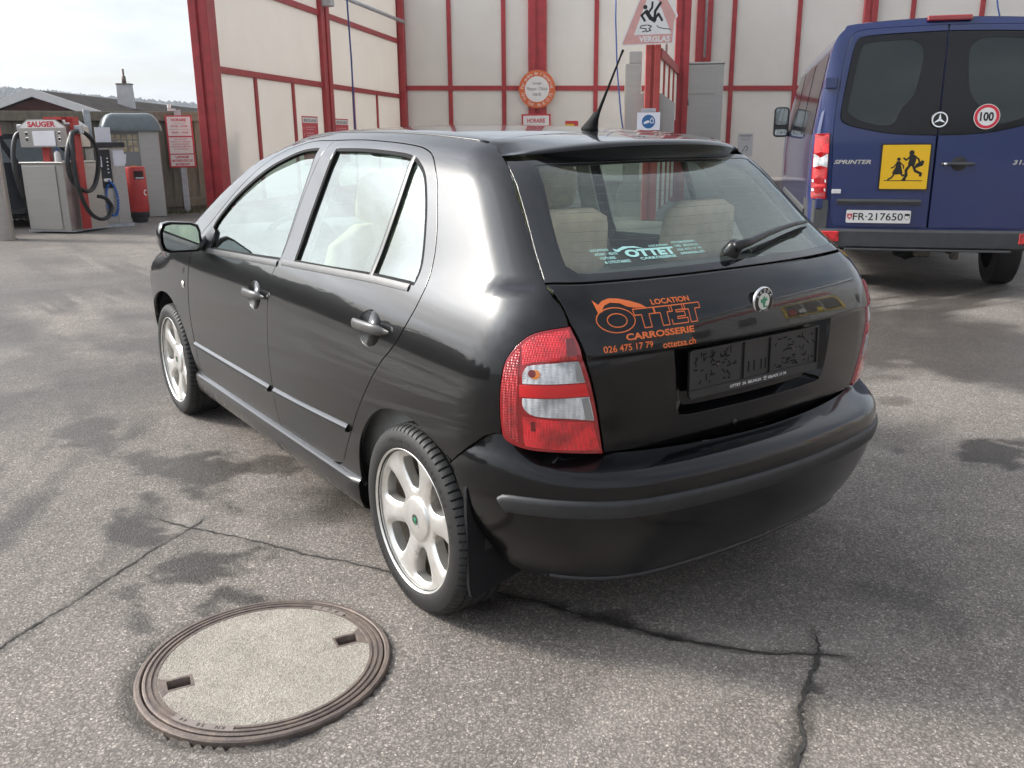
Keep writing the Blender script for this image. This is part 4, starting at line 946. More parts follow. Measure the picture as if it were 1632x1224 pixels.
# broken band beside the widest joints
for P, w in (([(-.24, .45), (-.50, .33), (-.62, .27)], .035), ([(-.96, .17), (-1.02, .26), (-1.10, .40), (-1.25, .66)], .032)):
    d = np.full(len(X), 9.); d[near] = segdist(QW[near], np.array(P), False); crack = np.maximum(crack, .75*np.clip(1.15-(d/w)**2, 0, 1)*(nz > .50))
wet = np.zeros(len(X)); n6 = fbm(X*6, Y*6, 5, 33); n2_ = fbm(X*1.3, Y*1.3, 5, 41); n20 = fbm(X*22, Y*22, 3, 51)
for cx_, cy_, m0, m1, m2, m3, k in [(0.636, 1.23, -1.92, -6.19, -3.456, 2.557, 1), (1.176, 1.375, -1.416, -6.325, -3.615, 2.687, 1), (1.328, 1.236, -2.658, -10.563, -4.957, 3.694, 0.9), (1.517, 0.983, -1.595, -5.255, -2.878, 2.153, 0.95), (1.789, 1.133, -2.348, -9.448, -5.135, 3.848, 0.8), (2.33, 1.245, -1.465, -7.437, -2.254, 1.698, 0.8), (0.5, 1.49, -3.831, -16.227, -7.207, 5.313, 0.8), (1.412, 0.719, -3.384, -8.901, -7.568, 5.668, 0.7), (3.155, 1.179, -1.552, -8.639, -1.044, 0.793, 0.7), (4.475, 1.176, -0.639, -4.379, -1.078, 0.831, 0.6), (3.013, 1.478, -1.259, -9.721, -3.265, 2.472, 0.6), (3.472, 0.932, -1.996, -9.425, -2.741, 2.094, 0.6), (6.925, 0.715, -0.316, -2.013, -1.057, 0.838, 0.7), (7.756, -0.067, -0.358, -1.622, -1.128, 0.907, 0.6), (9.399, 0.458, -0.373, -2.558, -1.233, 1.003, 0.6), (4.791, 0.432, -2.076, -8.568, -1.164, 0.905, 0.55), (-0.349, -1.956, -6.954, -3.516, -4.452, 3.343, 1), (1.147, -3.593, -3.087, -1.918, -2.297, 1.776, 0.8), (1.869, -5.414, -1.487, -0.844, -1.158, 0.916, 0.8), (0.355, -3.148, -4.537, -2.38, -4.052, 3.095, 0.7), (-0.087, -1.607, -23.523, -14.611, -13.977, 10.495, 0.7), (0.372, -2.288, -10.609, -6.675, -6.907, 5.241, 0.5), (-0.101, 0.644, -7.222, -10.976, -15.358, 11.325, 0.8), (-0.348, 0.431, -4.351, -5.194, -17.477, 12.875, 0.7), (-0.804, 0.118, -7.9, -6.264, -32.752, 24.07, 0.5)]:
    u = (X-cx_)*m0+(Y-cy_)*m1; v = (X-cx_)*m2+(Y-cy_)*m3
    r = np.sqrt(u*u+v*v); wet = np.maximum(wet, k*np.clip((1.05-r+(n6-.5)*2.3+(n20-.5)*.9)*2.8, 0, 1))
for P, w, k in CR:      # damp edges along the joints
    d = np.full(len(X), 9.); d[near] = segdist(QW[near], np.array(P), False); wet = np.maximum(wet, k*.75*np.clip(1.3-d/(.012+.07*np.clip(n6-.38, 0, 1)), 0, 1))
uu = X*.88-Y*.47; vv = X*.47+Y*.88; stk = fbm(uu*1.1, vv*5.5, 5, 61)
wet = np.maximum(wet, .8*np.clip((stk-.50)*7, 0, 1)*np.clip((X-.5)/.8, 0, 1)*np.clip((Y-.75)/.4, 0, 1)*np.clip((5.5-X)/1.5, 0, 1))
rgt = np.exp(-(((X-1.0)/1.5)**2+((Y+3.7)/1.5)**2)); wet = np.maximum(wet, .85*np.clip((rgt*1.5-.36+(fbm(X*1.2, Y*1.2, 5, 63)-.5)*2.4)*3, 0, 1))
far_w = np.clip((X-2.6)/1.5, 0, 1)*np.clip((fbm(X*.55, Y*1.1, 5, 71)-.44)*5, 0, 1)*.6
lf = np.clip((X-2.2)/1.2, 0, 1)*np.clip((Y+1.2)/1.0, 0, 1)*np.clip((12-X)/6, 0, 1)*np.clip((fbm(X*.8+Y*.5, Y*1.6-X*.4, 5, 77)-.34)*5, 0, 1)*.78
wet = np.maximum(np.maximum(wet, far_w), lf)
mo = np.hypot(X-MC[0], Y-MC[1]); pit = np.clip(1-np.abs(mo-MR-.012)/(.018+.02*np.clip(nz-.4, 0, 1)), 0, 1)*(.35+.65*(np.arctan2(Y-MC[1], X-MC[0]) > .6))
Z = .004*(fbm(X*1.1, Y*1.1, 3, 3)-.5)*near-.009*crack-.012*pit-.05*np.clip((MR-.012-mo)/.01, 0, 1)
Z += np.where(near, .0016*(fbm(X*30, Y*30, 2, 90)-.5), 0)
nx, ny = len(gx), len(gy); I = np.arange(nx*ny).reshape(nx, ny)
Fq = np.stack([I[:-1, :-1], I[1:, :-1], I[1:, 1:], I[:-1, 1:]], -1).reshape(-1, 4)
gme = bpy.data.meshes.new('ground'); gme.vertices.add(len(X)); gme.vertices.foreach_set('co', np.c_[X, Y, Z].astype(np.float32).ravel())
gme.loops.add(Fq.size); gme.polygons.add(len(Fq)); gme.loops.foreach_set('vertex_index', Fq.ravel().astype(np.int32)); gme.polygons.foreach_set('loop_start', np.arange(0, Fq.size, 4, dtype=np.int32))
gme.update(calc_edges=True); gme.polygons.foreach_set('use_smooth', np.ones(len(Fq), bool))
for nm, arr in (('crack', np.maximum(crack, pit*.8)), ('wet', wet)): gme.attributes.new(nm, 'FLOAT', 'POINT').data.foreach_set('value', arr.astype(np.float32))
def asphalt():
    m = bpy.data.materials.new('worn_asphalt'); m.use_nodes = True; T = NT(m.node_tree); tc = T.n('ShaderNodeTexCoord').outputs['Object']
    at1 = T.n('ShaderNodeAttribute', attribute_name='crack').outputs['Fac']; at2 = T.n('ShaderNodeAttribute', attribute_name='wet').outputs['Fac']
    wob = T.vmath('ADD', tc, T.vmath('MULTIPLY', T.noise(tc, 45, 3, .6, 0, 1), (.018, .018, .0)))
    v1 = T.n('ShaderNodeTexVoronoi', {'Vector': wob, 'Scale': 140.0}); v2 = T.n('ShaderNodeTexVoronoi', {'Vector': wob, 'Scale': 290.0})
    r1 = T.n('ShaderNodeSeparateColor', {0: v1.outputs['Color']}).outputs[0]; r2 = T.n('ShaderNodeSeparateColor', {0: v2.outputs['Color']}).outputs[1]
    stone = T.ramp(r1, [(0., (.115, .105, .097)), (.35, (.155, .143, .132)), (.7, (.195, .182, .168)), (.9, (.245, .228, .21)), (1., (.38, .355, .325))])
    fine = T.ramp(r2, [(0., (.125, .115, .107)), (.6, (.172, .160, .148)), (1., (.25, .232, .215))])
    edge = T.ramp(v1.outputs['Distance'], [(.0, 1.), (.32, .97), (.58, .60)])
    col = T.mix(T.ramp(T.noise(tc, 30, 3), [(.4, .25), (.6, .75)]), stone, fine); col = T.mix(1.0, col, edge, 'MULTIPLY')
    spk = T.ramp(r2, [(.965, 0.), (.985, 1.)]); col = T.mix(T.math('MULTIPLY', spk, .38), col, (.62, .58, .52, 1))
    big = T.ramp(T.noise(tc, .8, 6, .6), [(.3, (1.20, 1.15, 1.11)), (.7, (1.66, 1.58, 1.49))]); col = T.mix(1.0, col, big, 'MULTIPLY')
    mid = T.ramp(T.noise(tc, 5.5, 5, .65), [(.3, .86), (.7, 1.1)]); col = T.mix(1.0, col, mid, 'MULTIPLY')
    pale = T.ramp(T.noise(T.vmath('MULTIPLY', tc, (1.0, .55, 1.)), 1.1, 6, .62, .6), [(.56, 0.), (.70, 1.)]); col = T.mix(T.math('MULTIPLY', pale, .28), col, (.40, .37, .33, 1))
    wm = T.math('MULTIPLY', at2, 1.0, clamp=True)
    col = T.mix(wm, col, T.mix(1.0, col, (.27, .255, .245, 1), 'MULTIPLY'))
    col = T.mix(T.math('MULTIPLY', at1, .92, clamp=True), col, (.022, .020, .018, 1))
    hgt = T.math('ADD', T.math('MULTIPLY', T.math('SUBTRACT', 1.0, v1.outputs['Distance']), .7), T.math('MULTIPLY', r1, .5))
    bmp = T.n('ShaderNodeBump', {'Height': hgt, 'Strength': .42, 'Distance': .005}).outputs[0]
    ro = T.math('SUBTRACT', .88, T.math('MULTIPLY', wm, .40)); ro = T.math('SUBTRACT', ro, T.math('MULTIPLY', spk, .25))
    p = T.n('ShaderNodeBsdfPrincipled', {'Base Color': col, 'Roughness': ro, 'Normal': bmp, 'Specular IOR Level': .4}); T.n('ShaderNodeOutputMaterial', {0: p.outputs[0]}); return m
gme.materials.append(asphalt()); ground = bpy.data.objects.new('ground', gme); COL.objects.link(ground); ground['kind'] = 'structure'
# open joints in the asphalt: ragged dark grooves
M_crack = pbr('crack_dirt', (.020, .018, .016), .9, var=.6, vscale=60, tint2=(.055, .050, .044))
for P, w, k in CR:
    path = np.array(cat_rom(P, .006)); tn = np.gradient(path, axis=0); tn /= np.linalg.norm(tn, axis=1, keepdims=True); nn = np.c_[-tn[:, 1], tn[:, 0]]
    a_ = np.arange(len(path))*.006; wob = (fbm(a_*7+P[0][0]*31, a_*0+3, 4, 8)-.5)*.028+(fbm(a_*60, a_*0, 2, 4)-.5)*.010
    wl = w*.8*(.15+1.5*np.clip(fbm(a_*22, a_*0+7, 4, 2)-.22, 0, 1)); wr = w*.8*(.15+1.5*np.clip(fbm(a_*26, a_*0+1, 4, 6)-.22, 0, 1)); e_ = np.minimum(1, np.minimum(np.arange(len(a_)), np.arange(len(a_))[::-1])/14.); wl *= e_; wr *= e_
    c_ = path+nn*wob[:, None]; A_ = c_+nn*wl[:, None]; B_ = c_-nn*wr[:, None]
    zf = lambda q: .004*(fbm(q[:, 0]*1.1, q[:, 1]*1.1, 3, 3)-.5)+.0022
    V = np.vstack([np.c_[A_, zf(A_)], np.c_[B_, zf(B_)]]); n_ = len(path); mesh_obj('crack', V, [(i, i+n_, i+n_+1, i+1) for i in range(n_-1)], M_crack, ground)
# ---------------------------------------------------------------- manhole cover
M_iron = pbr('cast_iron', (.115, .092, .085), .55, .35, var=.35, vscale=30, tint2=(.20, .155, .125), bump=.25, bscale=140)
def conc():
    m = bpy.data.materials.new('fine_concrete'); m.use_nodes = True; T = NT(m.node_tree); tc = T.n('ShaderNodeTexCoord').outputs['Object']
    v = T.n('ShaderNodeTexVoronoi', {'Vector': tc, 'Scale': 230.0}); r = T.n('ShaderNodeSeparateColor', {0: v.outputs['Color']}).outputs[0]
    c = T.ramp(r, [(0., (.21, .188, .158)), (.25, (.27, .243, .205)), (.7, (.33, .30, .255)), (1., (.41, .375, .32))])
    c = T.mix(1.0, c, T.ramp(T.noise(tc, 7, 5, .6), [(.3, .82), (.7, 1.12)]), 'MULTIPLY')
    b = T.n('ShaderNodeBump', {'Height': T.math('ADD', v.outputs['Distance'], T.noise(tc, 150, 3)), 'Strength': .5, 'Distance': .003}).outputs[0]
    p = T.n('ShaderNodeBsdfPrincipled', {'Base Color': c, 'Roughness': .9, 'Normal': b}); T.n('ShaderNodeOutputMaterial', {0: p.outputs[0]}); return m
mh = empty('manhole_cover', (MC[0], MC[1], 0), 0, 'round manhole cover filled with concrete in an iron rim, left of the car', 'manhole'); mh.scale = (.953, .953, 1)
MB().lathe([(.348, -.03), (.350, .006), (.346, .0105), (.336, .0115), (.333, .009), (.332, .002)], 96).build('iron_frame', M_iron, mh, 40)
MB().lathe([(.3295, .002), (.3285, .0105), (.326, .012), (.320, .012), (.3185, .008), (.314, .008), (.3125, .012), (.305, .012), (.3035, .008), (.299, .008), (.2975, .0115), (.290, .0115), (.289, .006)], 96).build('cover_ring', M_iron, mh, 40)
sa = math.atan2(1.513-1.026, .039+.037)
slots = []
for k in (0, 1):
    a = sa+k*math.pi; slots.append(np.array([(.235*math.cos(a)+u*math.cos(a)-v*math.sin(a), .235*math.sin(a)+u*math.sin(a)+v*math.cos(a)) for u, v in [(-.030, -.021), (.030, -.021), (.030, .021), (-.030, .021)]]))
def flatfn(z): return lambda uv: (np.c_[uv, 0*uv[:, 0]+z], np.tile([0., 0, 1], (len(uv), 1)))
ear = []
for k in (0, 1):
    a = sa+k*math.pi; ear.append(np.array([(u*math.cos(a)-v*math.sin(a), u*math.sin(a)+v*math.cos(a)) for u, v in [(.197, -.030), (.262, -.030), (.275, -.040), (.284, -.05), (.2885, 0), (.284, .05), (.275, .040), (.262, .030), (.197, .030)]]))
skin('concrete_fill', flatfn(.0105), np.array(ngon(.2895, 80)), ear, conc(), mh, .03, .01, gap=0, rnd=.001)
for k in (0, 1):
    skin('lifting_ear', flatfn(.0112), ear[k], [slots[k]], M_iron, mh, .02, .03, gap=.001, rnd=.001)
    MB().prism([tuple(q) for q in slots[k]], -.034, -.030).build('slot_bottom', pbr('slot_dirt', (.03, .03, .032), .4), mh)
Flat().arc_text('KN  50  44', .2955, .012, math.degrees(sa)+46, 26, True, bold=.02).on_plane('cast_lettering', pbr('iron_letter', (.05, .042, .04), .6, .3), mh, Matrix.Translation((0, 0, .0127)))
pl = Flat().ring(.2915, .3125, 12, 0, 0, math.degrees(sa)+29, math.degrees(sa)+63).ring(.2915, .3125, 8, 0, 0, math.degrees(sa)-152, math.degrees(sa)-130); pl.on_plane('name_plate', pbr('worn_iron', (.24, .20, .175), .5, .3, var=.2), mh, Matrix.Translation((0, 0, .0122)))
Flat().arc_text('BGS', .296, .013, math.degrees(sa)-141, 16, False, bold=.02, shear=.3).on_plane('cast_lettering', pbr('iron_letter', (.05, .042, .04), .6, .3), mh, Matrix.Translation((0, 0, .0127)))
# ---------------------------------------------------------------- wash bays
KX, KY, KA = 23.8, -12.3, R_(-44.5)
WM = Matrix.Translation((KX, KY, 0)) @ Matrix.Rotation(KA-math.pi/2, 4, 'Z')      # local X right along the back wall, Y away from the camera
M_red = pbr('red_paint', (.35, .028, .032), .42, var=.18, vscale=5, rvar=.2)
M_redl = pbr('faded_red_paint', (.40, .055, .045), .5, var=.15, vscale=6)
def panel_mat():
    m = bpy.data.materials.new('white_wall_panel'); m.use_nodes = True; T = NT(m.node_tree); tc = T.n('ShaderNodeTexCoord').outputs['Object']
    c = T.mix(T.ramp(T.noise(tc, 1.3, 6, .6), [(.3, 0.), (.7, 1.)]), (.79, .75, .70, 1), (.86, .825, .78, 1))
    c = T.mix(T.math('MULTIPLY', T.ramp(T.noise(T.n('ShaderNodeMapping', {0: tc, 'Scale': (6, 6, .6)}).outputs[0], 2.5, 4, .6), [(.55, 0.), (.8, 1.)]), .12), c, (.40, .37, .33, 1))
    wv = T.n('ShaderNodeTexWave', {'Vector': T.n('ShaderNodeMapping', {0: tc, 'Rotation': (0, 0, 0)}).outputs[0], 'Scale': 14.0}, wave_type='BANDS', bands_direction='X')
    b = T.n('ShaderNodeBump', {'Height': wv.outputs['Fac'], 'Strength': .05, 'Distance': .01}).outputs[0]
    p = T.n('ShaderNodeBsdfPrincipled', {'Base Color': c, 'Roughness': .42, 'Normal': b}); tr = T.n('ShaderNodeBsdfTranslucent', {0: (.78, .75, .70, 1)})
    T.n('ShaderNodeOutputMaterial', {0: T.n('ShaderNodeMixShader', {0: .36, 1: p.outputs[0], 2: tr.outputs[0]}).outputs[0]}); return m
M_panel = panel_mat(); M_steel = pbr('brushed_steel', (.46, .44, .41), .33, .9, var=.12, vscale=9, rvar=.15, stretch=(1, 1, 12)); M_steeld = pbr('dull_steel', (.42, .405, .38), .40, .8, var=.05, vscale=2, rvar=.08, stretch=(1, 1, 8))
M_galv = pbr('galvanised_steel', (.44, .45, .47), .5, .45, var=.2, vscale=14)
def wempty(name, x, y, z=0, rz=0.0, **kw):
    o = empty(name, WM @ Vector((x, y, z)), KA-math.pi/2+rz); tag(o, kw.get('label'), kw.get('cat'), kw.get('group')); return o
TOPZ = 6.0
lw = wempty('wash_bay_wall', 0, 0, label='side wall of the wash bay running back from the fence, white panels in red frame', cat='wall')
def post(parent, x0, x1, y0, y1, z1, groove='x', mat=None, z0=0.0):
    m = MB(); mat = mat or M_red
    if groove == 'x':
        w = x1-x0; m.box(x0, x0+w*.42, y0, y1, z0, z1, .012); m.box(x0+w*.42, x0+w*.58, y0+.04, y1-.04, z0, z1-.002); m.box(x0+w*.58, x1, y0, y1, z0, z1-.001, .012)
    else:
        w = y1-y0; m.box(x0, x1, y0, y0+w*.40, z0, z1, .012); m.box(x0+.04, x1-.04, y0+w*.40, y0+w*.6, z0, z1-.002); m.box(x0, x1, y0+w*.60, y1, z0, z1-.001, .012)
    return m.build('post', mat, parent)
# left wall: x from -.12 to 0 (bay face at x=0)
post(lw, -.30, .06, -12.62, -12.28, TOPZ, 'x'); post(lw, -.20, .09, -6.98, -6.40, TOPZ, 'y'); 
for y in (-10.73, -8.80, -4.70, -2.62): MB().box(-.06, .03, y-.06, y+.06, .15, 2.53, .006).build('mullion', M_red, lw)
for a, b in ((-12.28, -6.98), (-6.40, -.24)):
    MB().box(-.06, .04, a, b, 2.53, 2.65, .006).build('rail', M_red, lw); MB().box(-.06, .04, a, b, 4.14, 4.27, .006).build('rail', M_red, lw); MB().box(-.06, .04, a, b, .02, .15, .006).build('rail', M_red, lw)
for a, b in ((-12.28, -10.79), (-10.67, -8.86), (-8.74, -6.98), (-6.40, -4.76), (-4.64, -2.68), (-2.56, -.24)): MB().box(-.035, -.005, a, b, .15, 2.53).build('panel', M_panel, lw)
for a, b in ((-12.28, -6.98), (-6.40, -.24)):
    MB().box(-.035, -.005, a, b, 2.65, 4.14).build('panel', M_panel, lw); MB().box(-.035, -.005, a, b, 4.27, TOPZ).build('panel', M_panel, lw)
bw = wempty('wash_bay_wall', 0, 0, label='back wall of the wash bays behind the car and van, white panels in red frame', cat='wall')
SL = -.0165
def sz(x, z): return z+SL*x
post(bw, -.16, .20, -.24, .16, TOPZ, 'x')
vx = [1.59, 3.28, 6.10, 7.75, 10.10, 11.93, 15.02, 16.85]; dbl = [(4.05, 4.60), (9.02, 9.48), (13.68, 14.05), (18.3, 18.8)]
for a, b in dbl: post(bw, a, b, -.14, .10, TOPZ, 'x')
for x in vx: MB().box(x-.065, x+.065, -.05, .06, .15, TOPZ, .006).build('mullion', M_red, bw)
edges = sorted([(.20, .20)]+[(x-.065, x+.065) for x in vx]+list(dbl)); 
for (a0, a1), (b0, b1) in zip(edges, edges[1:]):
    z = sz((a1+b0)/2, 2.845); m = MB()
    V = [(x, y, sz(x, 2.845)+dz) for x in (a1, b0) for y in (-.045, .05) for dz in (-.07, .07)]
    m.add(V, [(0, 1, 3, 2), (4, 6, 7, 5), (0, 4, 5, 1), (2, 3, 7, 6), (1, 5, 7, 3), (0, 2, 6, 4)]); m.build('rail', M_red, bw)
    MB().box(a1, b0, -.0, .03, .10, z-.05).build('panel', M_panel, bw); MB().box(a1, b0, 0, .03, z+.05, TOPZ).build('panel', M_panel, bw)
# grey pipe under the second rail, hoses
pipe = wempty('ceiling_rail', 0, 0, label='thin grey overhead pipe along the upper left bay wall', cat='pipe'); MB().tube([(.25, -7.2, 4.68), (.25, -.3, 4.74)], .05, 10).build('pipe', M_galv, pipe, True); MB().box(.02, .34, -6.9, -6.7, 4.35, 4.9, .02).build('bracket', M_galv, pipe)
M_bhose = pbr('blue_hose', (.03, .07, .25), .4, var=.15)
def hose(x, y, pts, label, r=.022):
    o = wempty('pressure_hose', x, y, label=label, cat='hose', group='blue hoses hanging in the wash bays'); MB().tube([Vector(p) for p in pts], r, 8).build('hose_line', M_bhose, o, True)
    return o
# ---------------------------------------------------------------- partition with short post, warning sign and cabinets
pt = wempty('partition', 8.0, -13.3, label='low red framed partition with short red post between the two wash bays', cat='partition')
post(pt, -.22, .02, -.12, .12, 2.74, 'x', M_redl)
prx, pry = .37, 4.3
def PL(t, off, z): return (-.02+prx*t+off, .12+pry*t, z)
m = MB(); m.loft([[PL(t, -.06, 2.56), PL(t, .06, 2.56), PL(t, .06, 2.70), PL(t, -.06, 2.70)] for t in (0, 1)]); m.build('rail', M_redl, pt)
for t in (.22, .48, .74): m = MB(); m.loft([[PL(t-.014, -.04, z), PL(t+.014, -.04, z), PL(t+.014, .04, z), PL(t-.014, .04, z)] for z in (.1, 2.56)]); m.build('mullion', M_redl, pt)
for a, b in ((0, .206), (.234, .466), (.494, .726), (.754, 1)): m = MB(); m.loft([[PL(a, -.012, z), PL(b, -.012, z), PL(b, .012, z), PL(a, .012, z)] for z in (.1, 2.56)]); m.build('panel', M_panel, pt)
post(pt, .30, .60, 4.42, 4.75, TOPZ, 'x', M_red)
m = MB(); m.loft([[(.37+.1, 4.75, z), (.37+.1, 13.0, z), (.40+.1, 13.0, z), (.40+.1, 4.75, z)] for z in (.1, TOPZ-.2)]); m.build('panel', M_panel, pt)
def flat_sign(T, poly, thick, back, name, label, cat, parent=None, group=None):
    """a sheet sign: local x right, y up, facing local +z"""
    o = empty(name, T.to_translation()); o.rotation_euler = T.to_euler(); tag(o, label, cat, group)
    MB().prism(poly, -thick, 0).build('plate', back, o); return o
def facing(x, y, z, dx=0.0, tilt=0.0):
    """frame in world at wash-local (x,y,z) whose face looks along local -Y"""
    a = WM.to_3x3(); ux = a @ Vector((math.cos(dx), math.sin(dx), 0)); uy = Vector((0, 0, 1)); T = frame(WM @ Vector((x, y, z)), ux, uy)
    return T @ Matrix.Rotation(tilt, 4, 'Z')
ID = Matrix.Identity(4)
def lay(fl, name, mat, parent, h): return fl.on_plane(name, mat, parent, Matrix.Translation((0, 0, h)))
M_swhite = pbr('sign_white', (.72, .70, .68), .45, var=.06); M_spink = pbr('faded_sign_pink', (.62, .33, .30), .45, var=.08); M_sred = pbr('sign_red', (.52, .035, .05), .4, var=.1); M_sorange = pbr('sign_orange', (.62, .13, .035), .4, var=.12, vscale=5); M_sblue = pbr('sign_blue', (.02, .12, .30), .4); M_syel = pbr('sign_yellow', (.68, .43, .01), .4, var=.05); M_paper = pbr('paper', (.74, .74, .78), .8, var=.05, vscale=6)
T = facing(7.80, -13.46, 2.72, 0)
vs = flat_sign(T, [(-.41, .03), (-.38, 0), (.40, .02), (.42, .06), (.41, .36), (.46, .42), (.43, .50), (.09, 1.06), (.01, 1.06), (-.02, 1.0)], .01, M_swhite, 'warning_sign', 'faded pink triangular slippery warning sign on the short red post', 'sign')
fl = Flat(); fl.poly([(-.385, .035), (-.37, .018), (.385, .035), (.40, .33), (.43, .42), (.07, 1.03), (.02, 1.03)]); lay(fl, 'border', M_spink, vs, .001)
fl = Flat(); fl.poly([(-.21, .155), (.37, .165), (.06, .86), (.045, .86)]); lay(fl, 'field', M_swhite, vs, .002)
fl = Flat(); fl.poly(ngon(.032, 20, -.045, .56)); fl.line([(-.03, .50), (.04, .40), (.11, .36)], .06); fl.line([(-.03, .50), (-.10, .44), (-.045, .36)], .034); fl.line([(.0, .47), (.06, .55), (.065, .63)], .032); fl.line([(.10, .38), (.11, .50), (.19, .62)], .04); fl.line([(.10, .37), (.16, .46), (.22, .36)], .036)
fl.line([(-.02, .30), (-.10, .29), (-.12, .26), (-.02, .245), (-.02, .22), (-.08, .20)], .014); fl.line([(.0, .30), (.06, .28), (.02, .245), (.05, .22), (-.02, .20)], .016); fl.line([(.14, .29), (.17, .26), (.26, .24), (.33, .235), (.35, .22)], .012); lay(fl, 'pictogram', M_black, vs, .003)
fl = Flat(); fl.text('VERGLAS', -.13, .05, .48, .085, bold=.04); lay(fl, 'lettering', M_swhite, vs, .003)
T = facing(7.86, -13.62, 1.44)
hs = flat_sign(T, [(-.18, 0), (.18, 0), (.18, .27), (-.18, .27)], .004, M_paper, 'notice', 'white notice with blue round hand washing symbol on the short red post', 'notice')
fl = Flat(); fl.poly(ngon(.105, 32, 0, .13)); lay(fl, 'blue_disc', M_sblue, hs, .001)
fl = Flat(); fl.poly([(-.075, .12), (-.03, .145), (.0, .15), (.02, .13), (.0, .11), (-.04, .10), (-.07, .09)]); fl.line([(.03, .17), (.03, .11), (.075, .11), (.075, .17), (.03, .17)], .012); fl.line([(.052, .17), (.052, .195)], .012); lay(fl, 'symbol', M_paper, hs, .002)
MB().box(-.11, .11, .275, .33, -.06, .0, .004).build('clip', M_galv, hs)
# control box behind the notice
cb = wempty('control_box', 7.85, -13.05, label='sloping steel control box on the partition behind the notice', cat='box')
m = MB(); m.prism([(-.38, 1.0), (.42, 1.0), (.42, 1.86), (.20, 2.02), (-.24, 2.02), (-.38, 1.86)], .0, .45, axis='Y'); m.build('housing', M_steeld, cb); MB().box(-.40, -.383, .0, .45, 1.2, 1.84).build('cover', pbr('cream_cover', (.62, .56, .44), .5), cb)
m = MB(); m.box(.425, .44, .08, .20, 1.3, 1.6, .003); m.build('dispenser', M_sred, cb)
cab = wempty('steel_cabinet', 8.93, -7.6, label='tall brushed steel cabinet beside the red post on the right', cat='cabinet')
MB().box(-.44, .46, 0, .75, .0, 2.84, .012).build('body', M_steeld, cab); MB().box(-.46, .48, -.02, .77, 2.84, 2.88, .008).build('lid', M_steel, cab); MB().box(-.40, .30, -.018, -.002, .3, 2.18, .004).build('door', M_steeld, cab); MB().box(-.40, .30, -.012, -.002, 2.22, 2.76, .004).build('door', M_steeld, cab)
MB().lathe([(.0001, -.05), (.05, -.04), (.06, 0)], 14, T=Matrix.Translation((-.28, -.02, 1.98)) @ Matrix.Rotation(-math.pi/2, 4, 'X') @ Matrix.Scale(-1, 4, (0, 0, 1))).build('lock', M_galv, cab, True); m = MB(); m.tube([(-.30, -.03, 2.9), (-.33, -.04, 2.5), (-.31, -.04, 2.2), (-.28, -.04, 1.98)], .012, 6); m.build('cable', M_rubber, cab, True)
cab2 = wempty('steel_cabinet', 7.42, -9.0, label='narrow steel cabinet left of the short red post', cat='cabinet'); MB().box(-.12, .22, 0, .5, 0, 2.78, .012).build('body', M_steeld, cab2); MB().box(-.05, .22, .02, .4, 2.78, 3.02, .012).build('upper_box', M_steeld, cab2); MB().box(-.09, .18, -.014, -.002, .3, 2.6, .004).build('door', M_steeld, cab2)
gp = wempty('conduit', 8.75, -8.9, label='thin grey conduits beside the tall red post', cat='pipe'); m = MB(); m.tube([(.16, .3, 2.9), (.16, .3, 6)], .025, 8); m.build('pipe', M_galv, gp, True); m = MB(); m.tube([(-.62, .2, 2.9), (-.62, .2, 6)], .025, 8); m.build('pipe', M_galv, gp, True)
# ---------------------------------------------------------------- signs on the walls
T = facing(4.33, -.20, 2.735); rs = flat_sign(T, ngon(.56, 48), .02, M_sorange, 'round_sign', 'round orange ordinance sign with white centre on the back wall', 'sign')
lay(Flat().poly(ngon(.375, 40)), 'field', M_swhite, rs, .001)
fl = Flat().text('Lavage', 0, .115, .26, .10, True).text('Moteurs - Châssis', 0, -.035, .62, .10, True).text('interdit', 0, -.19, .26, .10, True); lay(fl, 'lettering', M_black, rs, .002)
fl = Flat().arc_text("Par ordre de l'autorité", .415, .095, 90, 175, True).arc_text('Ord. féd. du 8.12.75', .405, .095, 270, 150, False); lay(fl, 'rim_lettering', M_swhite, rs, .002)
T = facing(4.30, -.20, .95); hsn = flat_sign(T, rrect(.90, 1.06, .02, 3, 0, .53), .02, M_sred, 'opening_hours_sign', 'red framed opening hours sign under the round orange sign', 'sign')
lay(Flat().poly(rrect(.80, .96, .02, 3, 0, .53)), 'field', M_swhite, hsn, .001); lay(Flat().text('HORAIRE', 0, .80, .56, .13, True, bold=.03), 'lettering', M_sred, hsn, .002); lay(Flat().poly(rrect(.50, .06, .005, 2, 0, .70)).poly(rrect(.5, .04, .005, 2, 0, .60)), 'hours', pbr('grey_print', (.12, .12, .13), .5), hsn, .002)
T = facing(5.38, -.02, 1.50); ys = flat_sign(T, rrect(.40, .30, .01, 2, 0, .15), .01, M_sred, 'small_sign', 'small red and yellow sign low on the back wall', 'sign'); lay(Flat().poly(rrect(.27, .19, .004, 2, -.055, .12)), 'yellow_field', M_syel, ys, .001); lay(Flat().text('CAMERA', -.17, .10, .22, .05, bold=.03), 'lettering', M_black, ys, .002); lay(Flat().poly(ngon(.035, 14, .13, .12)), 'dot', M_syel, ys, .001)
T = facing(10.62, -.02, .72); ps = flat_sign(T, rrect(.44, .66, .005, 2, 0, .33), .004, pbr('grey_paper', (.56, .55, .56), .8), 'poster', 'pale paper notice low on the wall right of the cabinet', 'notice'); fl = Flat().poly(rrect(.36, .03, .003, 2, 0, .60)).poly(rrect(.30, .02, .003, 2, 0, .56)).text('Attention', 0, .47, .24, .045, True, bold=.02).line([(-.08, .12), (-.02, .25), (.05, .3), (.08, .22), (.02, .15)], .03); lay(fl, 'print', pbr('pale_print', (.26, .26, .28), .7), ps, .001)
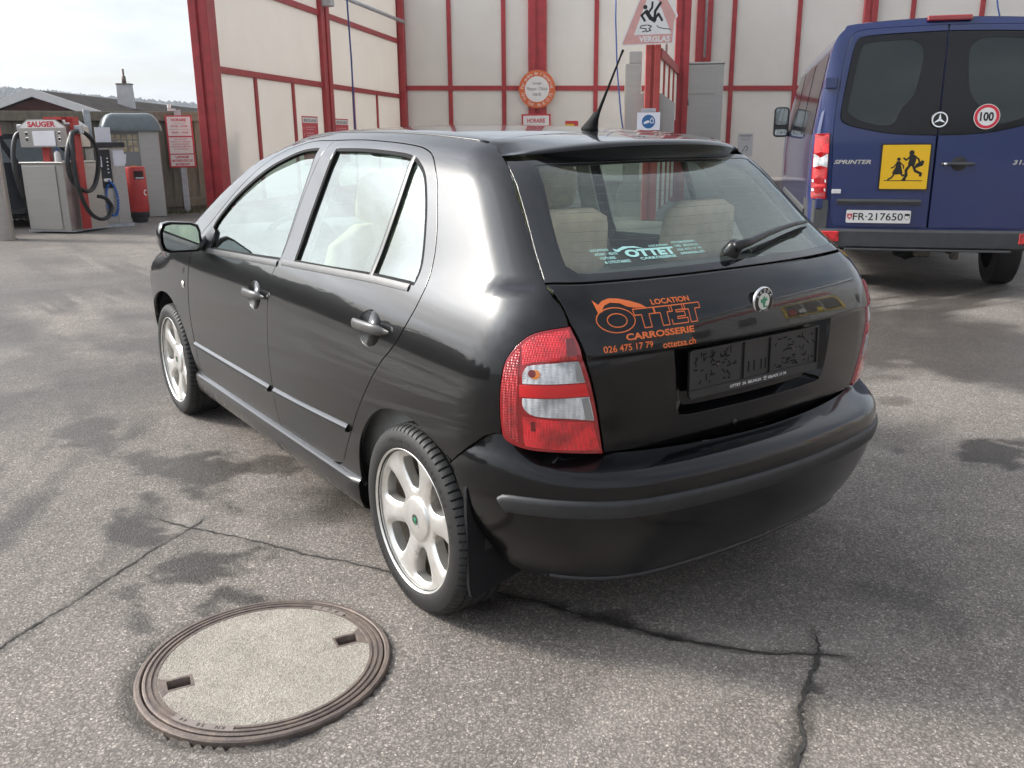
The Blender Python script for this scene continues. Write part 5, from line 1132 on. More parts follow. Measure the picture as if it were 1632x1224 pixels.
def left_sign(y, z0, w, h, label):
    ux = WM.to_3x3() @ Vector((0, -1, 0)); ux = -ux; Tt = frame(WM @ Vector((.006, y, z0)), WM.to_3x3() @ Vector((0, 1, 0)), (0, 0, 1))
    if (Tt.to_3x3() @ Vector((0, 0, 1))).dot(WM.to_3x3() @ Vector((1, 0, 0))) < 0: Tt = Tt @ Matrix.Rotation(math.pi, 4, 'Y')
    o = flat_sign(Tt, rrect(w, h, .01, 2, 0, h/2), .008, M_sred, 'instruction_sign', label, 'sign', group='red instruction signs on the left bay wall')
    lay(Flat().poly(rrect(w*.94, h*.11, .005, 2, 0, h*.92)), 'header', M_swhite, o, .001); lay(Flat().text('MODE DE LAVAGE', 0, h*.885, w*.8, h*.06, True, bold=.02), 'header_lettering', M_black, o, .002)
    f = Flat()
    for k in range(6): f.poly(rrect(w*(.62-.1*(k % 2)), .022, .003, 2, w*.02-w*.05*(k % 2), h*(.78-.125*k))).poly(rrect(w*.5, .018, .003, 2, -w*.02, h*(.735-.125*k))).poly(ngon(.03, 10, -w*.42, h*(.76-.125*k)))
    lay(f, 'print', pbr('pink_print', (.62, .30, .30), .5), o, .001); return o
left_sign(-7.90, .75, .98, 1.10, 'red instruction sign just left of the middle red post of the side wall'); left_sign(-5.72, .75, .98, 1.08, 'red instruction sign just right of the middle red post of the side wall')
hose(0, 0, [(.55, -6.3, 4.9), (.50, -6.25, 4.6), (.48, -6.1, 3.2), (.46, -6.05, 2.0), (.45, -6.0, 1.2), (.42, -6.0, .6)], 'blue hose hanging beside the middle post of the left bay wall')
hose(6.7, -1.2, [(0, 0, 5.8), (.02, 0, 4.5), (.09, 0, 3.2), (.22, 0, 2.0), (.40, 0, .9), (.5, 0, .4)], 'blue hose hanging in front of the back wall left of the warning sign')
hose(17.0, -.8, [(-.3, 0, 5.9), (.0, 0, 4.6), (.4, 0, 3.4), (.5, 0, 2.0)], 'blue hose hanging above the blue van')
# ---------------------------------------------------------------- fence
M_wood = pbr('weathered_wood', (.25, .22, .16), .85, var=.35, vscale=3, tint2=(.145, .13, .10), bump=.4, bscale=18, stretch=(6, 6, .7))
fence = empty('wooden_fence', (16.35, 3.4, 0), math.atan2(-7.05, -.35), 'weathered wooden board fence behind the vacuum station', 'fence')
bm_f = MB().box(0, .135, -.012, .012, .22, 1.84).V; 
proto = None; L_f = 7.05; n_b = int(L_f/.118)
for k in range(n_b):
    u = k*.118
    if proto is None: proto = MB().box(0, .140, -.011, .011, .0, 1.83, .003).build('board', M_wood, fence); o = proto
    else: o = copy_obj(proto, fence)
    o.location = (u, .03 if k % 2 else -.0, random.uniform(-.012, .012)); o.rotation_euler = (0, random.uniform(-.006, .006), 0)
MB().box(-.05, L_f+.1, -.05, .07, 1.80, 1.87, .006).build('cap_rail', M_wood, fence); MB().box(-.05, L_f+.1, -.085, -.042, 1.70, 1.798, .004).build('rail', M_wood, fence); MB().box(-.05, L_f+.1, -.08, -.042, .10, .27, .004).build('rail', M_wood, fence)
for u in (2.45, 4.9): MB().box(u, u+.11, -.17, -.086, 0, 1.89, .006).build('post', M_galv, fence)
grass = MB(); rg_ = random.Random(5)
for k in range(1600):
    t = rg_.random(); gx_ = 16.28-.35*t+rg_.uniform(-.55, .02); gy_ = 3.4-7.0*t; h = rg_.uniform(.02, .075); a = rg_.uniform(0, 6.28); dx = .012*math.cos(a); dy = .012*math.sin(a)
    grass.add([(gx_-dx, gy_-dy, 0), (gx_+dx, gy_+dy, 0), (gx_+rg_.uniform(-.03, .03), gy_+rg_.uniform(-.03, .03), h)], [(0, 1, 2)])
tag(grass.build('grass', pbr('grass_green', (.075, .085, .028), .8, var=.4)), 'low grass and weeds along the foot of the wooden fence', 'grass', None, 'stuff')
# opening hours board on a post
sg_ = empty('notice_board', (15.9, -3.13, 0), R_(-102), 'red framed white opening hours board on a grey post by the fence', 'sign')
MB().box(-.055, .055, -.05, .05, 0, 1.90, .006).build('post', M_galv, sg_); MB().box(-.24, .24, -.075, -.052, .84, 1.80, .004).build('board', M_sred, sg_)
Tn = frame((0, -.076, .84), (1, 0, 0), (0, 0, 1))
for z0, z1 in ((.03, .24), (.26, .56), (.585, .935)): Flat().poly([(-.21, z0), (.21, z0), (.21, z1), (-.21, z1)]).on_plane('field', M_swhite, sg_, Tn)
T1 = Tn @ Matrix.Translation((0, 0, .001)); fl = Flat().text('HORAIRE', 0, .85, .27, .055, True, bold=.04).text('JOURS DE SEMAINE', 0, .80, .24, .018, True).text('07h00 - 21h00', 0, .745, .30, .036, True, bold=.02).text('DIMANCHE ET JOURS FERIES', 0, .69, .36, .02, True).text('09h00 - 19h00', 0, .63, .30, .036, True, bold=.02).text('LAVAGE', 0, .175, .24, .045, True, bold=.05).text('MACHINES AGRICOLES', 0, .105, .37, .05, True, bold=.03).text('INTERDIT', 0, .04, .26, .04, True, bold=.04)
for k, t in enumerate(('PAR SOUCI DE', 'RESPECT DU VOISINAGE,', 'NOUS VOUS PRIONS', "D'ETEINDRE LE MOTEUR", "ET L'AUTORADIO.")): fl.text(t, 0, .51-.045*k, (.22, .36, .30, .36, .26)[k], .026, True, bold=.01)
fl.on_plane('lettering', M_sred, sg_, T1)
lmp = MB().tube([(-.14, 0, 1.93), (-.14, 0, 2.0)], .035, 10); lmp.box(-.17, -.03, -.03, .03, 1.88, 1.92, .004); lmp.build('small_lamp', M_swhite, sg_, 40)
stb = empty('steel_post', (15.2, -3.40, 0), R_(-100), 'short grey steel post at the foot of the red wall post', 'post'); MB().box(-.05, .05, -.04, .04, 0, .92, .006).build('post', M_galv, stb); MB().lathe([(.0001, .004), (.01, .003), (.012, 0)], 10, T=frame((0, -.04, .88), (1, 0, 0), (0, 0, 1))).build('bolt', M_iron, stb)
# ---------------------------------------------------------------- vacuum station
M_rubh = pbr('black_hose', (.014, .014, .015), .45, var=.2); M_blk = pbr('black_machine_front', (.018, .018, .02), .4, var=.2); M_mred = pbr('machine_red', (.44, .035, .03), .38, var=.12)
# local frame: x along the front (to the right), y to the back
vd = Vector((13.11-13.36, -.38-.06, 0)).normalized(); va = R_(-140)
vac = empty('vacuum_cleaner', (13.36, -.03, 0), va, 'steel vacuum machine with SAUGER sign and coiled black hoses', 'vacuum station'); vac.scale = (1.45, .92, 1)
MB().box(-.02, .55, .0, .92, .03, .04).build('plinth', M_galv, vac); MB().box(0, .51, 0, .90, .04, 1.03, .006).build('cabinet', M_steeld, vac); MB().box(.02, .42, -.014, -.002, .06, 1.00, .004).build('door', M_steeld, vac); MB().box(-.015, .525, -.02, .92, 1.03, 1.055, .004).build('top', M_steel, vac)
m = MB(); m.box(.20, .28, -.006, .03, 0, 1.0); head = MB(); head.prism([(-.02, 1.27), (.56, 1.27), (.56, 1.56), (.44, 1.67), (.10, 1.67), (-.02, 1.56)], .10, .62, axis='Y'); hd2 = head.build('head', M_steel, vac)
Flat().poly([(.0, 1.545), (.54, 1.545), (.54, 1.56), (.435, 1.655), (.105, 1.655), (.0, 1.56)]).on_plane('sign_plate', M_swhite, hd2, frame((0, .098, 0), (1, 0, 0), (0, 0, 1))); Flat().text('SAUGER', .27, 1.558, .34, .082, True, bold=.045).on_plane('sign_lettering', M_sred, hd2, frame((0, .096, 0), (1, 0, 0), (0, 0, 1)))
mp = MB().box(.15, .42, .085, .097, 1.29, 1.50, .002, T=Matrix.Rotation(0, 4, 'Z')); mp.build('taped_notice', M_paper, hd2); 
[MB().box(x, x+.03, .088, .098, z, z+.05, .003).build('coin_slot', M_chrome, hd2) for x in (.06, .46) for z in (1.36, 1.44)]
MB().box(.12, .20, .30, .38, 1.05, 1.27).build('stem', M_mred, vac); arm = MB(); arm.loft([[(.46+q*.0, y, z) for q in (0,) for (y, z) in ()] for _ in ()] or [[(.30, .10, 1.66), (.30, .24, 1.66), (.30, .24, 1.70), (.30, .10, 1.70)], [(.52, .10, 1.66), (.52, .24, 1.66), (.52, .24, 1.70), (.52, .10, 1.70)]])
arm.loft([[(x, y, z) for x, y in ((.51, .20), (.60, .20), (.60, .34), (.51, .34))] for z in (1.70, 1.62)]); arm.loft([[(x+dx, y, z) for x, y in ((.53, .20), (.57, .20), (.57, .34), (.53, .34))] for z, dx in ((1.68, .03), (.06, .02))]); arm.build('red_frame', M_mred, vac); 
def loop_pts(cx, cy, cz, ry, rz, t0, t1, n, wob=0): return [(cx+wob*math.sin(3*t), cy+ry*math.cos(t), cz+rz*math.sin(t)) for t in np.linspace(t0, t1, n)]
hs1 = MB(); hs1.tube(loop_pts(.64, .24, 1.06, .36, .44, R_(80), R_(80-345), 36, .01), .028, 10); hs1.tube(cat_rom([(.64, .18, 1.50), (.68, -.02, 1.45), (.70, -.08, 1.2), (.70, -.09, .9), (.70, -.04, .6), (.70, .12, .32), (.70, .34, .20), (.70, .56, .22), (.70, .66, .36), (.69, .56, .50), (.62, .50, .53)], .05), .028, 10); hs1.build('suction_hose', M_rubh, vac, True)
hs2 = MB(); hs2.tube(cat_rom([(-.02, .30, 1.52), (-.12, .22, 1.46), (-.16, .15, 1.2), (-.15, .12, .9), (-.14, .2, .5)], .06), .028, 10); hs2.build('suction_hose', M_rubh, vac, True); MB().box(.60, .67, .20, .30, 1.46, 1.58, .006).build('hose_hook', M_galv, vac); MB().box(-.10, -.01, .2, .3, 1.52, 1.6, .006).build('hose_hook', M_galv, vac)
btl = empty('pump_bottle', Matrix.Translation(vac.location) @ Matrix.Rotation(va, 4, 'Z') @ Vector((.56, .14, 1.055)), 0, 'white disinfectant bottle with blue pump on the vacuum cabinet', 'bottle'); MB().lathe([(.0001, 0), (.045, 0), (.047, .01), (.047, .12), (.03, .15), (.016, .155), (.016, .17)], 18).build('bottle', M_swhite, btl, 40); bl_ = MB().lathe([(.018, .165), (.018, .185), (.008, .19), (.008, .22), (.0001, .222)], 12); bl_.box(-.01, .045, -.009, .009, .205, .222, .003); bl_.build('pump', pbr('pump_blue', (.03, .16, .55), .35), btl, 40)
# steel column with blue coil hose
ma = math.atan2(-1.54+1.10, 13.53-13.5); col2 = empty('washer_column', (13.50, -1.08, 0), ma, 'steel and black machine with blue coiled air hose beside the vacuum', 'machine')
MB().box(-.02, .50, -.02, .46, 0, .05).build('plinth', M_galv, col2); MB().box(.0, .27, 0, .42, .05, 1.25, .006).build('front_panel', M_steel, col2); MB().box(.015, .255, -.012, -.002, .62, 1.22, .004).build('control_panel', M_blk, col2); MB().box(.272, .47, .01, .42, .05, 1.24, .006).build('side_cabinet', M_steel, col2); MB().box(-.03, .49, -.05, .46, 1.25, 1.33, .008).build('cap', M_blk, col2)
ck = MB(); ck.box(.04, .12, -.022, -.012, .95, 1.12, .003); ck.build('coin_unit', M_chrome, col2); [MB().lathe([(.0001, .01), (.012, .008), (.015, 0)], 10, T=frame((.20, -.012, 1.08-.055*k), (1, 0, 0), (0, 0, 1))).build('push_button', M_chrome, col2, True) for k in range(5)]
MB().box(.30, .47, -.004, .008, .96, 1.20).build('taped_notice', M_paper, col2); MB().box(.08, .31, .02, .03, 1.33, 1.56).build('upright_notice', M_paper, col2)
ch = MB(); pts = []
for t in np.linspace(0, 1, 190):
    a = R_(85)-t*R_(330); c_ = (.19+.085*math.cos(a)*(1.0), .44+.26*math.sin(a)); pts.append((c_[0]+.014*math.cos(t*190), -.07+.014*math.sin(t*190), c_[1]))
ch.tube(pts, .011, 6); ch.tube([(.16, -.02, .76), (.18, -.06, .74), (.20, -.07, .70)], .012, 6); ch.build('coil_hose', pbr('coil_blue', (.01, .14, .52), .35), col2, True); MB().box(.10, .22, -.05, -.01, .72, .77, .008).build('hose_coupling', M_chrome, col2)
# dispenser with rounded hood
dp = empty('vending_machine', (15.15, -1.95, 0), R_(-97), 'tall dispenser with rounded grey hood behind the red bin', 'machine'); 
MB().box(-.30, .58, 0, .55, 0, 1.52, .01).build('cabinet', M_steeld, dp); MB().box(-.26, .24, -.012, -.002, .75, 1.50, .003).build('display', pbr('display_grey', (.19, .20, .20), .25, 0, .6), dp)
m = MB(); rings = [[(x*k+.14, .27+y*k2-.02, z) for x, y in rrect(1.0, .72, .10, 5)] for z, k, k2 in ((1.50, 1.0, 1.0), (1.53, 1.02, 1.02), (1.62, .97, .98), (1.72, .88, .9), (1.79, .76, .78), (1.82, .60, .6))]; m.loft(rings); m.build('hood', pbr('grey_green_hood', (.12, .145, .15), .35, 0, .4, var=.15), dp, 50)
pr = random.Random(9); M_tile = pbr('product_beige', (.38, .32, .20), .5, var=.5, vscale=12); [MB().box(-.2375+.095*i, -.1625+.095*i, -.018, -.012, 1.155+.105*j, 1.245+.105*j, .002).build('product_tile', M_tile, dp) for i in range(5) for j in range(3)]; Flat().poly([(-.16, .92), (-.02, .96), (.0, 1.12), (-.15, 1.14)]).on_plane('poster_print', M_paper, dp, frame((0, -.014, 0), (1, 0, 0), (0, 0, 1))); Flat().poly([(.10+.11*math.cos(t), .86+.06*math.sin(t)) for t in np.linspace(0, 6.28, 20)[:-1]]).on_plane('poster_print', pbr('orange_print', (.55, .30, .08), .5), dp, frame((0, -.015, 0), (1, 0, 0), (0, 0, 1)))
bin_ = empty('litter_bin', (14.15, -1.83, 0), R_(-97), 'red round litter bin with black foot in front of the dispenser', 'bin')
MB().lathe([(.0001, .01), (.12, .01), (.13, .06), (.125, .09)], 28).build('foot', M_blk, bin_, 40); MB().lathe([(.15, .09), (.16, .11), (.16, .18)], 32).build('base_ring', M_blk, bin_, 40); MB().lathe([(.158, .18), (.165, .20), (.165, .90), (.155, .925), (.0001, .93)], 32).build('drum', M_mred, bin_, 40)
m = MB(); m.loft([[(.168*math.sin(a), -.168*math.cos(a), z) for z in (.72, .86)] for a in np.linspace(-.25, .75, 8)], closed=False, caps=False); m.build('opening', pbr('bin_inside', (.03, .008, .008), .7), bin_); [MB().lathe([(.0001, .02), (.022, .01), (.0001, -.015)], 6, T=Matrix.Translation((.168*math.sin(a), -.168*math.cos(a), .735))).build('paper_waste', M_paper, bin_) for a in (0, .2, .42, .6)]; Flat().ring(.03, .05, 16, 0, 0, 60, 300).on_plane('symbol', M_swhite, bin_, frame((.12, -.122, .50), (.707, .707, 0), (0, 0, 1)))
bol = empty('steel_bollard', (12.55, .43, 0), 0, 'steel column with bright red cap at the left edge', 'bollard'); MB().lathe([(.0001, 0), (.17, 0), (.17, .012), (.15, .014), (.140, 1.43)], 32).build('column', M_steel, bol, 40); MB().lathe([(.15, 1.43), (.175, 1.44), (.175, 1.70), (.15, 1.77), (.0001, 1.80)], 32).build('cap', pbr('signal_red', (.62, .02, .02), .35), bol, 40)
# ---------------------------------------------------------------- dark parked car behind the vacuum (estate)
pc = empty('parked_car', (15.2, .80, 0), R_(-94), 'dark parked car half hidden behind the vacuum machine', 'car'); M_dblue = pbr('dark_car_paint', (.004, .005, .009), .35, 0, .15, .05, spec=.2)
prof = [(-2.1, .35), (-2.15, .6), (-2.1, .92), (-1.75, 1.0), (-.95, 1.02), (-.35, 1.42), (.3, 1.48), (1.5, 1.46), (1.70, 1.40), (2.0, .98), (2.12, .6), (2.05, .3)]
def pcw(z): return np.interp(z, [.3, .6, .95, 1.45, 1.5], [.82, .88, .86, .66, .60])
V = []; Fc = []; K = len(prof)
for sgn in (-1, 1):
    for x, z in prof: V.append((x, sgn*float(pcw(z)), z))
Fc = [tuple(range(K)), tuple(range(2*K-1, K-1, -1))]+[(i, i+K, (i+1) % K+K, (i+1) % K) for i in range(K)]
mesh_obj('body', V, Fc, M_dblue, pc, 20); 
for sgn in (-1, 1):
    for P in ([(-.72, 1.04), (-.28, 1.36), (.12, 1.40), (.12, 1.03)], [(.20, 1.03), (.20, 1.40), (.72, 1.40), (.90, 1.03)], [(1.0, 1.03), (.82, 1.39), (1.48, 1.39), (1.78, 1.06)]):
        q = [(x, sgn*(float(pcw(z))+.004), z) for x, z in P]; mesh_obj('side_window', q, [(0, 1, 2, 3)], pbr('car_window', (.02, .03, .032), .05, 0, 1), pc)
    for x in (-1.35, 1.3):
        MB().lathe([(.19, sgn*.86), (.30, sgn*.87), (.32, sgn*.84), (.32, sgn*.66)], 32, axis='Y').build('tyre', M_tyre, pc, 30, loc=(x, 0, .32)); MB().lathe([(.0001, sgn*.87), (.19, sgn*.872)], 24, axis='Y').build('wheel_rim', M_alloyd, pc, 30, loc=(x, 0, .32))
    MB().box(-1.0, .98, sgn*.80-.02, sgn*.80+.02, .22, .32, .01).build('sill', M_plast, pc)
# ---------------------------------------------------------------- house beyond the fence
M_rooft = pbr('dark_roof_tiles', (.040, .034, .030), 1.0, var=.4, vscale=1.8, spec=.1, detail=8); M_hred = pbr('brown_red_cladding', (.095, .032, .028), .8, var=.2, vscale=3); M_hwhite = pbr('white_board', (.62, .62, .62), .6, var=.06)
A = Vector((35.5, -3.57, 3.14)); B = Vector((57.0, -16.6, 3.14)); dirh = (B-A); dirh.z = 0; Lh = dirh.length; ha = math.atan2(dirh.y, dirh.x)
hs_ = empty('house', (A.x, A.y, -1.2), ha, 'low house with dark tiled roof and white gable boards beyond the fence', 'house')    # local x along the ridge
zr = 4.34; he = 3.06; hw = 3.7
m = MB(); m.prism([(-hw+.4, 0), (hw-.4, 0), (hw-.4, he-.1), (0, zr-.25), (-hw+.4, he-.1)], .35, Lh-.4, axis='X'); m.build('wall', M_hred, hs_)
rf = MB(); rf.loft([[(x, -hw, he-.16), (x, -hw, he), (x, 0, zr), (x, hw, he), (x, hw, he-.16), (x, 0, zr-.20)] for x in (.02, Lh)]); roof_ = rf.build('roof', M_rooft, hs_)
for sgn in (-1, 1):
    bb = MB(); bb.loft([[(-.08, sgn*hw*1.01, he-.24), (-.08, sgn*hw*1.01, he+.04), (-.08, 0, zr+.05), (-.08, 0, zr-.25)], [(.0, sgn*hw*1.01, he-.24), (.0, sgn*hw*1.01, he+.04), (.0, 0, zr+.05), (.0, 0, zr-.25)]]); bb.build('barge_board', M_hwhite, roof_)
cl = 6.7; chm = MB(); chm.loft([[(cl+x*k, -1.1+y*k, z) for x, y in ((-.26, -.28), (.26, -.28), (.26, .28), (-.26, .28))] for z, k in ((3.7, 1.05), (4.85, .95))]); chim = chm.build('chimney', pbr('chimney_white', (.5, .5, .5), .7, var=.15, vscale=2), roof_); MB().box(cl-.28, cl+.28, -1.40, -.80, 4.852, 4.90, .01).build('chimney_cap', M_iron, roof_); MB().tube([(cl, -1.1, 4.9), (cl, -1.1, 5.2), (cl, -1.1, 5.21), (cl, -1.1, 5.5)], [.10, .09, .05, .05], 8).build('flue_pipe', M_iron, roof_, True)
# ---------------------------------------------------------------- hills with woodland, round the horizon
def hill_h(a):
    d = math.degrees(a); base = 34+10*math.sin(a*2+1.2)+7*math.sin(a*5+.4)+4*math.sin(a*9+2.)
    return base
n = 360; V = []; Fc = []; rows = [(620, -.02), (700, .35), (800, .72), (900, 1.0), (1300, 1.05), (1900, .6)]
for i in range(n):
    a = 2*math.pi*i/n; 
    for r, k in rows: V.append((r*math.cos(a), r*math.sin(a), -1+hill_h(a)*k))
K = len(rows)
for i in range(n):
    for j in range(K-1): Fc.append((i*K+j, ((i+1) % n)*K+j, ((i+1) % n)*K+j+1, i*K+j+1)[::-1])
hl_ = mesh_obj('hill', V, Fc, pbr('hill_field', (.06, .065, .045), .9, var=.4, vscale=.01, tint2=(.035, .04, .03), detail=8), None, True); hl_['kind'] = 'structure'
wood = MB(); rw = random.Random(12)
def tree_blob(x, y, z, h, w):
    T_ = []; 
    n_ = 6; a0 = rw.random()*6; 
    V = [(x, y, z+h)]
    for zz, kk in ((.72, .55), (.42, 1.0), (.12, .7)):
        for q in range(n_): 
            a = a0+2*math.pi*q/n_; r = w*kk*rw.uniform(.7, 1.25); V.append((x+r*math.cos(a), y+r*math.sin(a), z+h*zz*rw.uniform(.9, 1.1)))
    F = [(0, 1+q, 1+(q+1) % n_) for q in range(n_)]
    for l in (0, 1): F += [(1+l*n_+q, 1+(l+1)*n_+q, 1+(l+1)*n_+(q+1) % n_, 1+l*n_+(q+1) % n_) for q in range(n_)]
    wood.add(V, F)
for k in range(9000):
    a = rw.uniform(-.6, .35) if k < 6000 else rw.uniform(0, 2*math.pi); r = rw.choice([rw.uniform(880, 930), rw.uniform(700, 900), rw.uniform(640, 900)]); zz = -1+hill_h(a)*float(np.interp(r, [q[0] for q in rows], [q[1] for q in rows])); h = rw.uniform(2.2, 4.2); tree_blob(r*math.cos(a), r*math.sin(a), zz-1, h*(1.3 if rw.random() < .15 else 1), rw.uniform(1.8, 3.4))
tag(wood.build('woodland', pbr('wood_foliage', (.040, .043, .036), .9, var=.4, vscale=.05)), 'distant hazy wood covering the hills behind the house', 'wood', None, 'stuff')
# ---------------------------------------------------------------- blue van
van = empty('van', (2.035, -5.377, 0), R_(-49.02)-math.pi/2, 'dark blue passenger van with yellow school sign on its rear door', 'van')   # local x right, y forward
def vpaint():
    m = bpy.data.materials.new('dark_blue_van_paint'); m.use_nodes = True; T = NT(m.node_tree); tc = T.n('ShaderNodeTexCoord').outputs['Object']
    d = T.math('MULTIPLY', T.ramp(T.noise(tc, 2.5, 6, .6), [(.35, 0.), (.8, 1.)]), .07)
    c = T.mix(d, (.001, .014, .10, 1), (.02, .04, .12, 1))
    p = T.n('ShaderNodeBsdfPrincipled', {'Base Color': c, 'Roughness': .35, 'Coat Weight': 1.0, 'Coat Roughness': T.math('ADD', .03, T.math('MULTIPLY', d, .6))}); T.n('ShaderNodeOutputMaterial', {0: p.outputs[0]}); return m
M_van = vpaint(); M_vtint = glass_mat('dark_tinted_glass', (.17, .21, .20), 0, .01, .75); M_vfrit = pbr('van_glass_border', (.008, .008, .010), .10, 0, .2, .02, spec=.3)
VW = Spl([.3, .45, .7, 1.0, 1.3, 1.6, 1.9, 2.1, 2.3], [.93, .965, .985, .988, .978, .945, .90, .865, .82])
VR = 2.29
def vroof(y): return np.interp(y, [0, .05, .3, 1.5, 3.5, 4.1, 4.6, 5.2, 5.75, 5.9], [2.255, 2.27, 2.285, 2.30, 2.28, 2.2, 1.80, 1.28, 1.02, .80])
def vsec(y, k=1.0, n=34):
    """half outline from floor centre up the right side to roof centre"""
    H = float(vroof(y)); P = []; zs = np.concatenate([np.linspace(.42, H-.22, 16)])
    nose = 1-.16*np.clip((y-4.6)/1.3, 0, 1)**2
    for z in zs: P.append((float(VW(z))*k*nose, z))
    w = P[-1][0]; r = .20
    for a in np.linspace(0, 90, 9)[1:]: P.append((w-.05*math.sin(R_(a))-(r)*(1-math.cos(R_(a))), H-.22+.20*math.sin(R_(a))))
    xe = P[-1][0]
    for t in np.linspace(1, 0, 5)[1:]: P.append((xe*t, H-.02+.02*(1-t*t)))
    return P
def vring(y, k=1.0):
    h = vsec(y, k); return [(-a, y, b) for a, b in h]+[(a, y, b) for a, b in h[::-1][1:]]
ys = [.13, .145, .17, .22, .5, 1, 1.8, 2.6, 3.4, 4.0, 4.4, 4.8, 5.2, 5.5, 5.75, 5.9]
ks = [.955, .975, .99, 1.0]+[1.0]*12
rings = [vring(y, k) for y, k in zip(ys, ks)]
bodyv = MB().loft(rings, closed=False, caps=False); bodyv.add(rings[0], [tuple(range(len(rings[0])-1, -1, -1))]); bodyv.add(rings[-1], [tuple(range(len(rings[-1])))])
vb = bodyv.build('body', M_van, van, 38)
def VRear(off=0.0):
    def fn(uv):
        uv = np.asarray(uv, float); x = uv[:, 0]; z = uv[:, 1]
        f = lambda x, z: .060+.035*x*x+.030*np.clip((z-.6)/1.6, 0, 1)**2+.10*np.clip((np.abs(x)-.80)/.2, 0, 1)**2+.05*np.clip((z-2.1)/.2, 0, 1)**2
        y = f(x, z); e = 1e-3; nx = (f(x+e, z)-f(x-e, z))/(2*e); nz_ = (f(x, z+e)-f(x, z-e))/(2*e)
        N = np.stack([nx, -np.ones_like(x), nz_], -1); N /= np.linalg.norm(N, axis=1, keepdims=True); return np.stack([x, y, z], -1)+N*off, N
    return fn
dl = curve([(-.006, .578, 1), (-.70, .578), (-.765, .60), (-.795, .66), (-.805, .80), (-.812, 1.1), (-.825, 1.40), (-.80, 1.8), (-.765, 2.06), (-.735, 2.15), (-.68, 2.19), (-.5, 2.205), (-.006, 2.215, 1)], .04)
gll = curve([(-.004, 2.165, 1), (-.40, 2.155), (-.64, 2.14), (-.695, 2.11), (-.72, 2.02), (-.75, 1.80), (-.775, 1.56), (-.776, 1.50), (-.755, 1.462), (-.68, 1.425), (-.45, 1.375), (-.25, 1.352), (-.004, 1.345, 1)], .04)
cll = curve([(-.60, 2.085), (-.645, 2.06), (-.668, 1.98), (-.70, 1.75), (-.722, 1.58), (-.71, 1.535), (-.62, 1.475), (-.47, 1.435), (-.38, 1.435), (-.34, 1.47), (-.31, 1.56), (-.23, 1.66), (-.195, 1.78), (-.175, 1.98), (-.20, 2.06), (-.28, 2.098), (-.40, 2.10)], .04)
def mx(P): return np.array([(-a, b) for a, b in P])[::-1]
for fn in (lambda P: P, mx):
    dr = skin('rear_door', VRear(.004), fn(dl), [fn(gll)], M_van, van, .07, .03, gap=.004)
    skin('window_border', VRear(.0035), fn(gll), [fn(cll)], M_vfrit, dr, .06, .012, gap=.004); skin('window_pane', VRear(.0025), fn(cll), [], M_vtint, dr, .1, 0, gap=-.002)
# rear frame round the doors
fr_out = curve([(-.955, .56, 1), (.955, .56, 1), (.968, 1.0), (.962, 1.4), (.915, 1.85), (.87, 2.10), (.80, 2.20), (.70, 2.245), (0, 2.262), (-.70, 2.245), (-.80, 2.20), (-.87, 2.10), (-.915, 1.85), (-.962, 1.4), (-.968, 1.0)], .04)
hole_ = np.array(list(dl)+list(mx(dl))); hh = np.array([p for p in dl if p[0] < -.01]); fh = np.vstack([hh, np.array([(-a, b) for a, b in hh])[::-1]])
skin('rear_frame', VRear(0), fr_out, [inset(fh, -.003)], M_van, van, .06, .03, gap=0)
# lamps
lo = curve([(-.838, .815, 1), (-.955, .815, 1), (-.966, 1.0), (-.966, 1.2), (-.957, 1.365, 1), (-.850, 1.372, 1)], .03)
for sgn, fn in ((-1, lambda P: np.array(P)), (1, lambda P: mx(P))):
    lp = skin('tail_lamp', VRear(.012), fn(lo), [], M_lrim, van, .04, .03, gap=.002)
    for nm, z0, z1, mt in (('brake_lens', 1.20, 1.36, M_lred), ('indicator_lens', 1.085, 1.195, M_lclr), ('tail_lens', .985, 1.08, M_lred), ('reversing_lens', .955, .98, M_lclr), ('fog_lens', .91, .95, M_lred), ('clear_strip', .88, .905, M_lclr), ('reflector', .825, .872, M_lhex)):
        q = np.array([(-.846, z0), (-.956, z0), (-.958, z1), (-.850, z1)]); skin(nm, VRear(.0145), fn(q), [], mt, lp, .04, .004, gap=.001)
    for z in (1.78, .775): MB().box(sgn*.875-.05, sgn*.875+.05, .085, .125, z-.045, z+.045, .006).build('door_hinge', M_van, van)
# bumper and corners
M_vpl = pbr('van_grey_plastic', (.045, .046, .048), .55, var=.2, vscale=10)
bp_ = []
for x in np.linspace(-.99, .99, 41):
    y0 = .0+.05*abs(x)**3+.25*max(0, abs(x)-.90)/.09*.5; bp_.append([(x, y0+.02, .40), (x, y0, .42), (x, y0, .545), (x, y0+.02, .562), (x, y0+.16, .564), (x, y0+.16, .40)])
bmp_ = MB().loft(bp_).build('bumper', M_vpl, van, 35)
for sgn in (-1, 1):
    MB().loft([[(sgn*a, b, z) for a, b in ((.82, .075), (.93, .10), (.985, .20), (.992, .55), (.95, .55), (.85, .2))] for z in (.50, .70, .805)]).build('bumper_corner', M_vpl, bmp_, 30); MB().box(sgn*.79-.075, sgn*.79+.075, .012, .04, .455, .545, .006).build('bumper_reflector', M_lred, bmp_)
MB().box(-.66, .66, -.02, .10, .385, .402, .004).build('step_lip', M_vpl, bmp_)
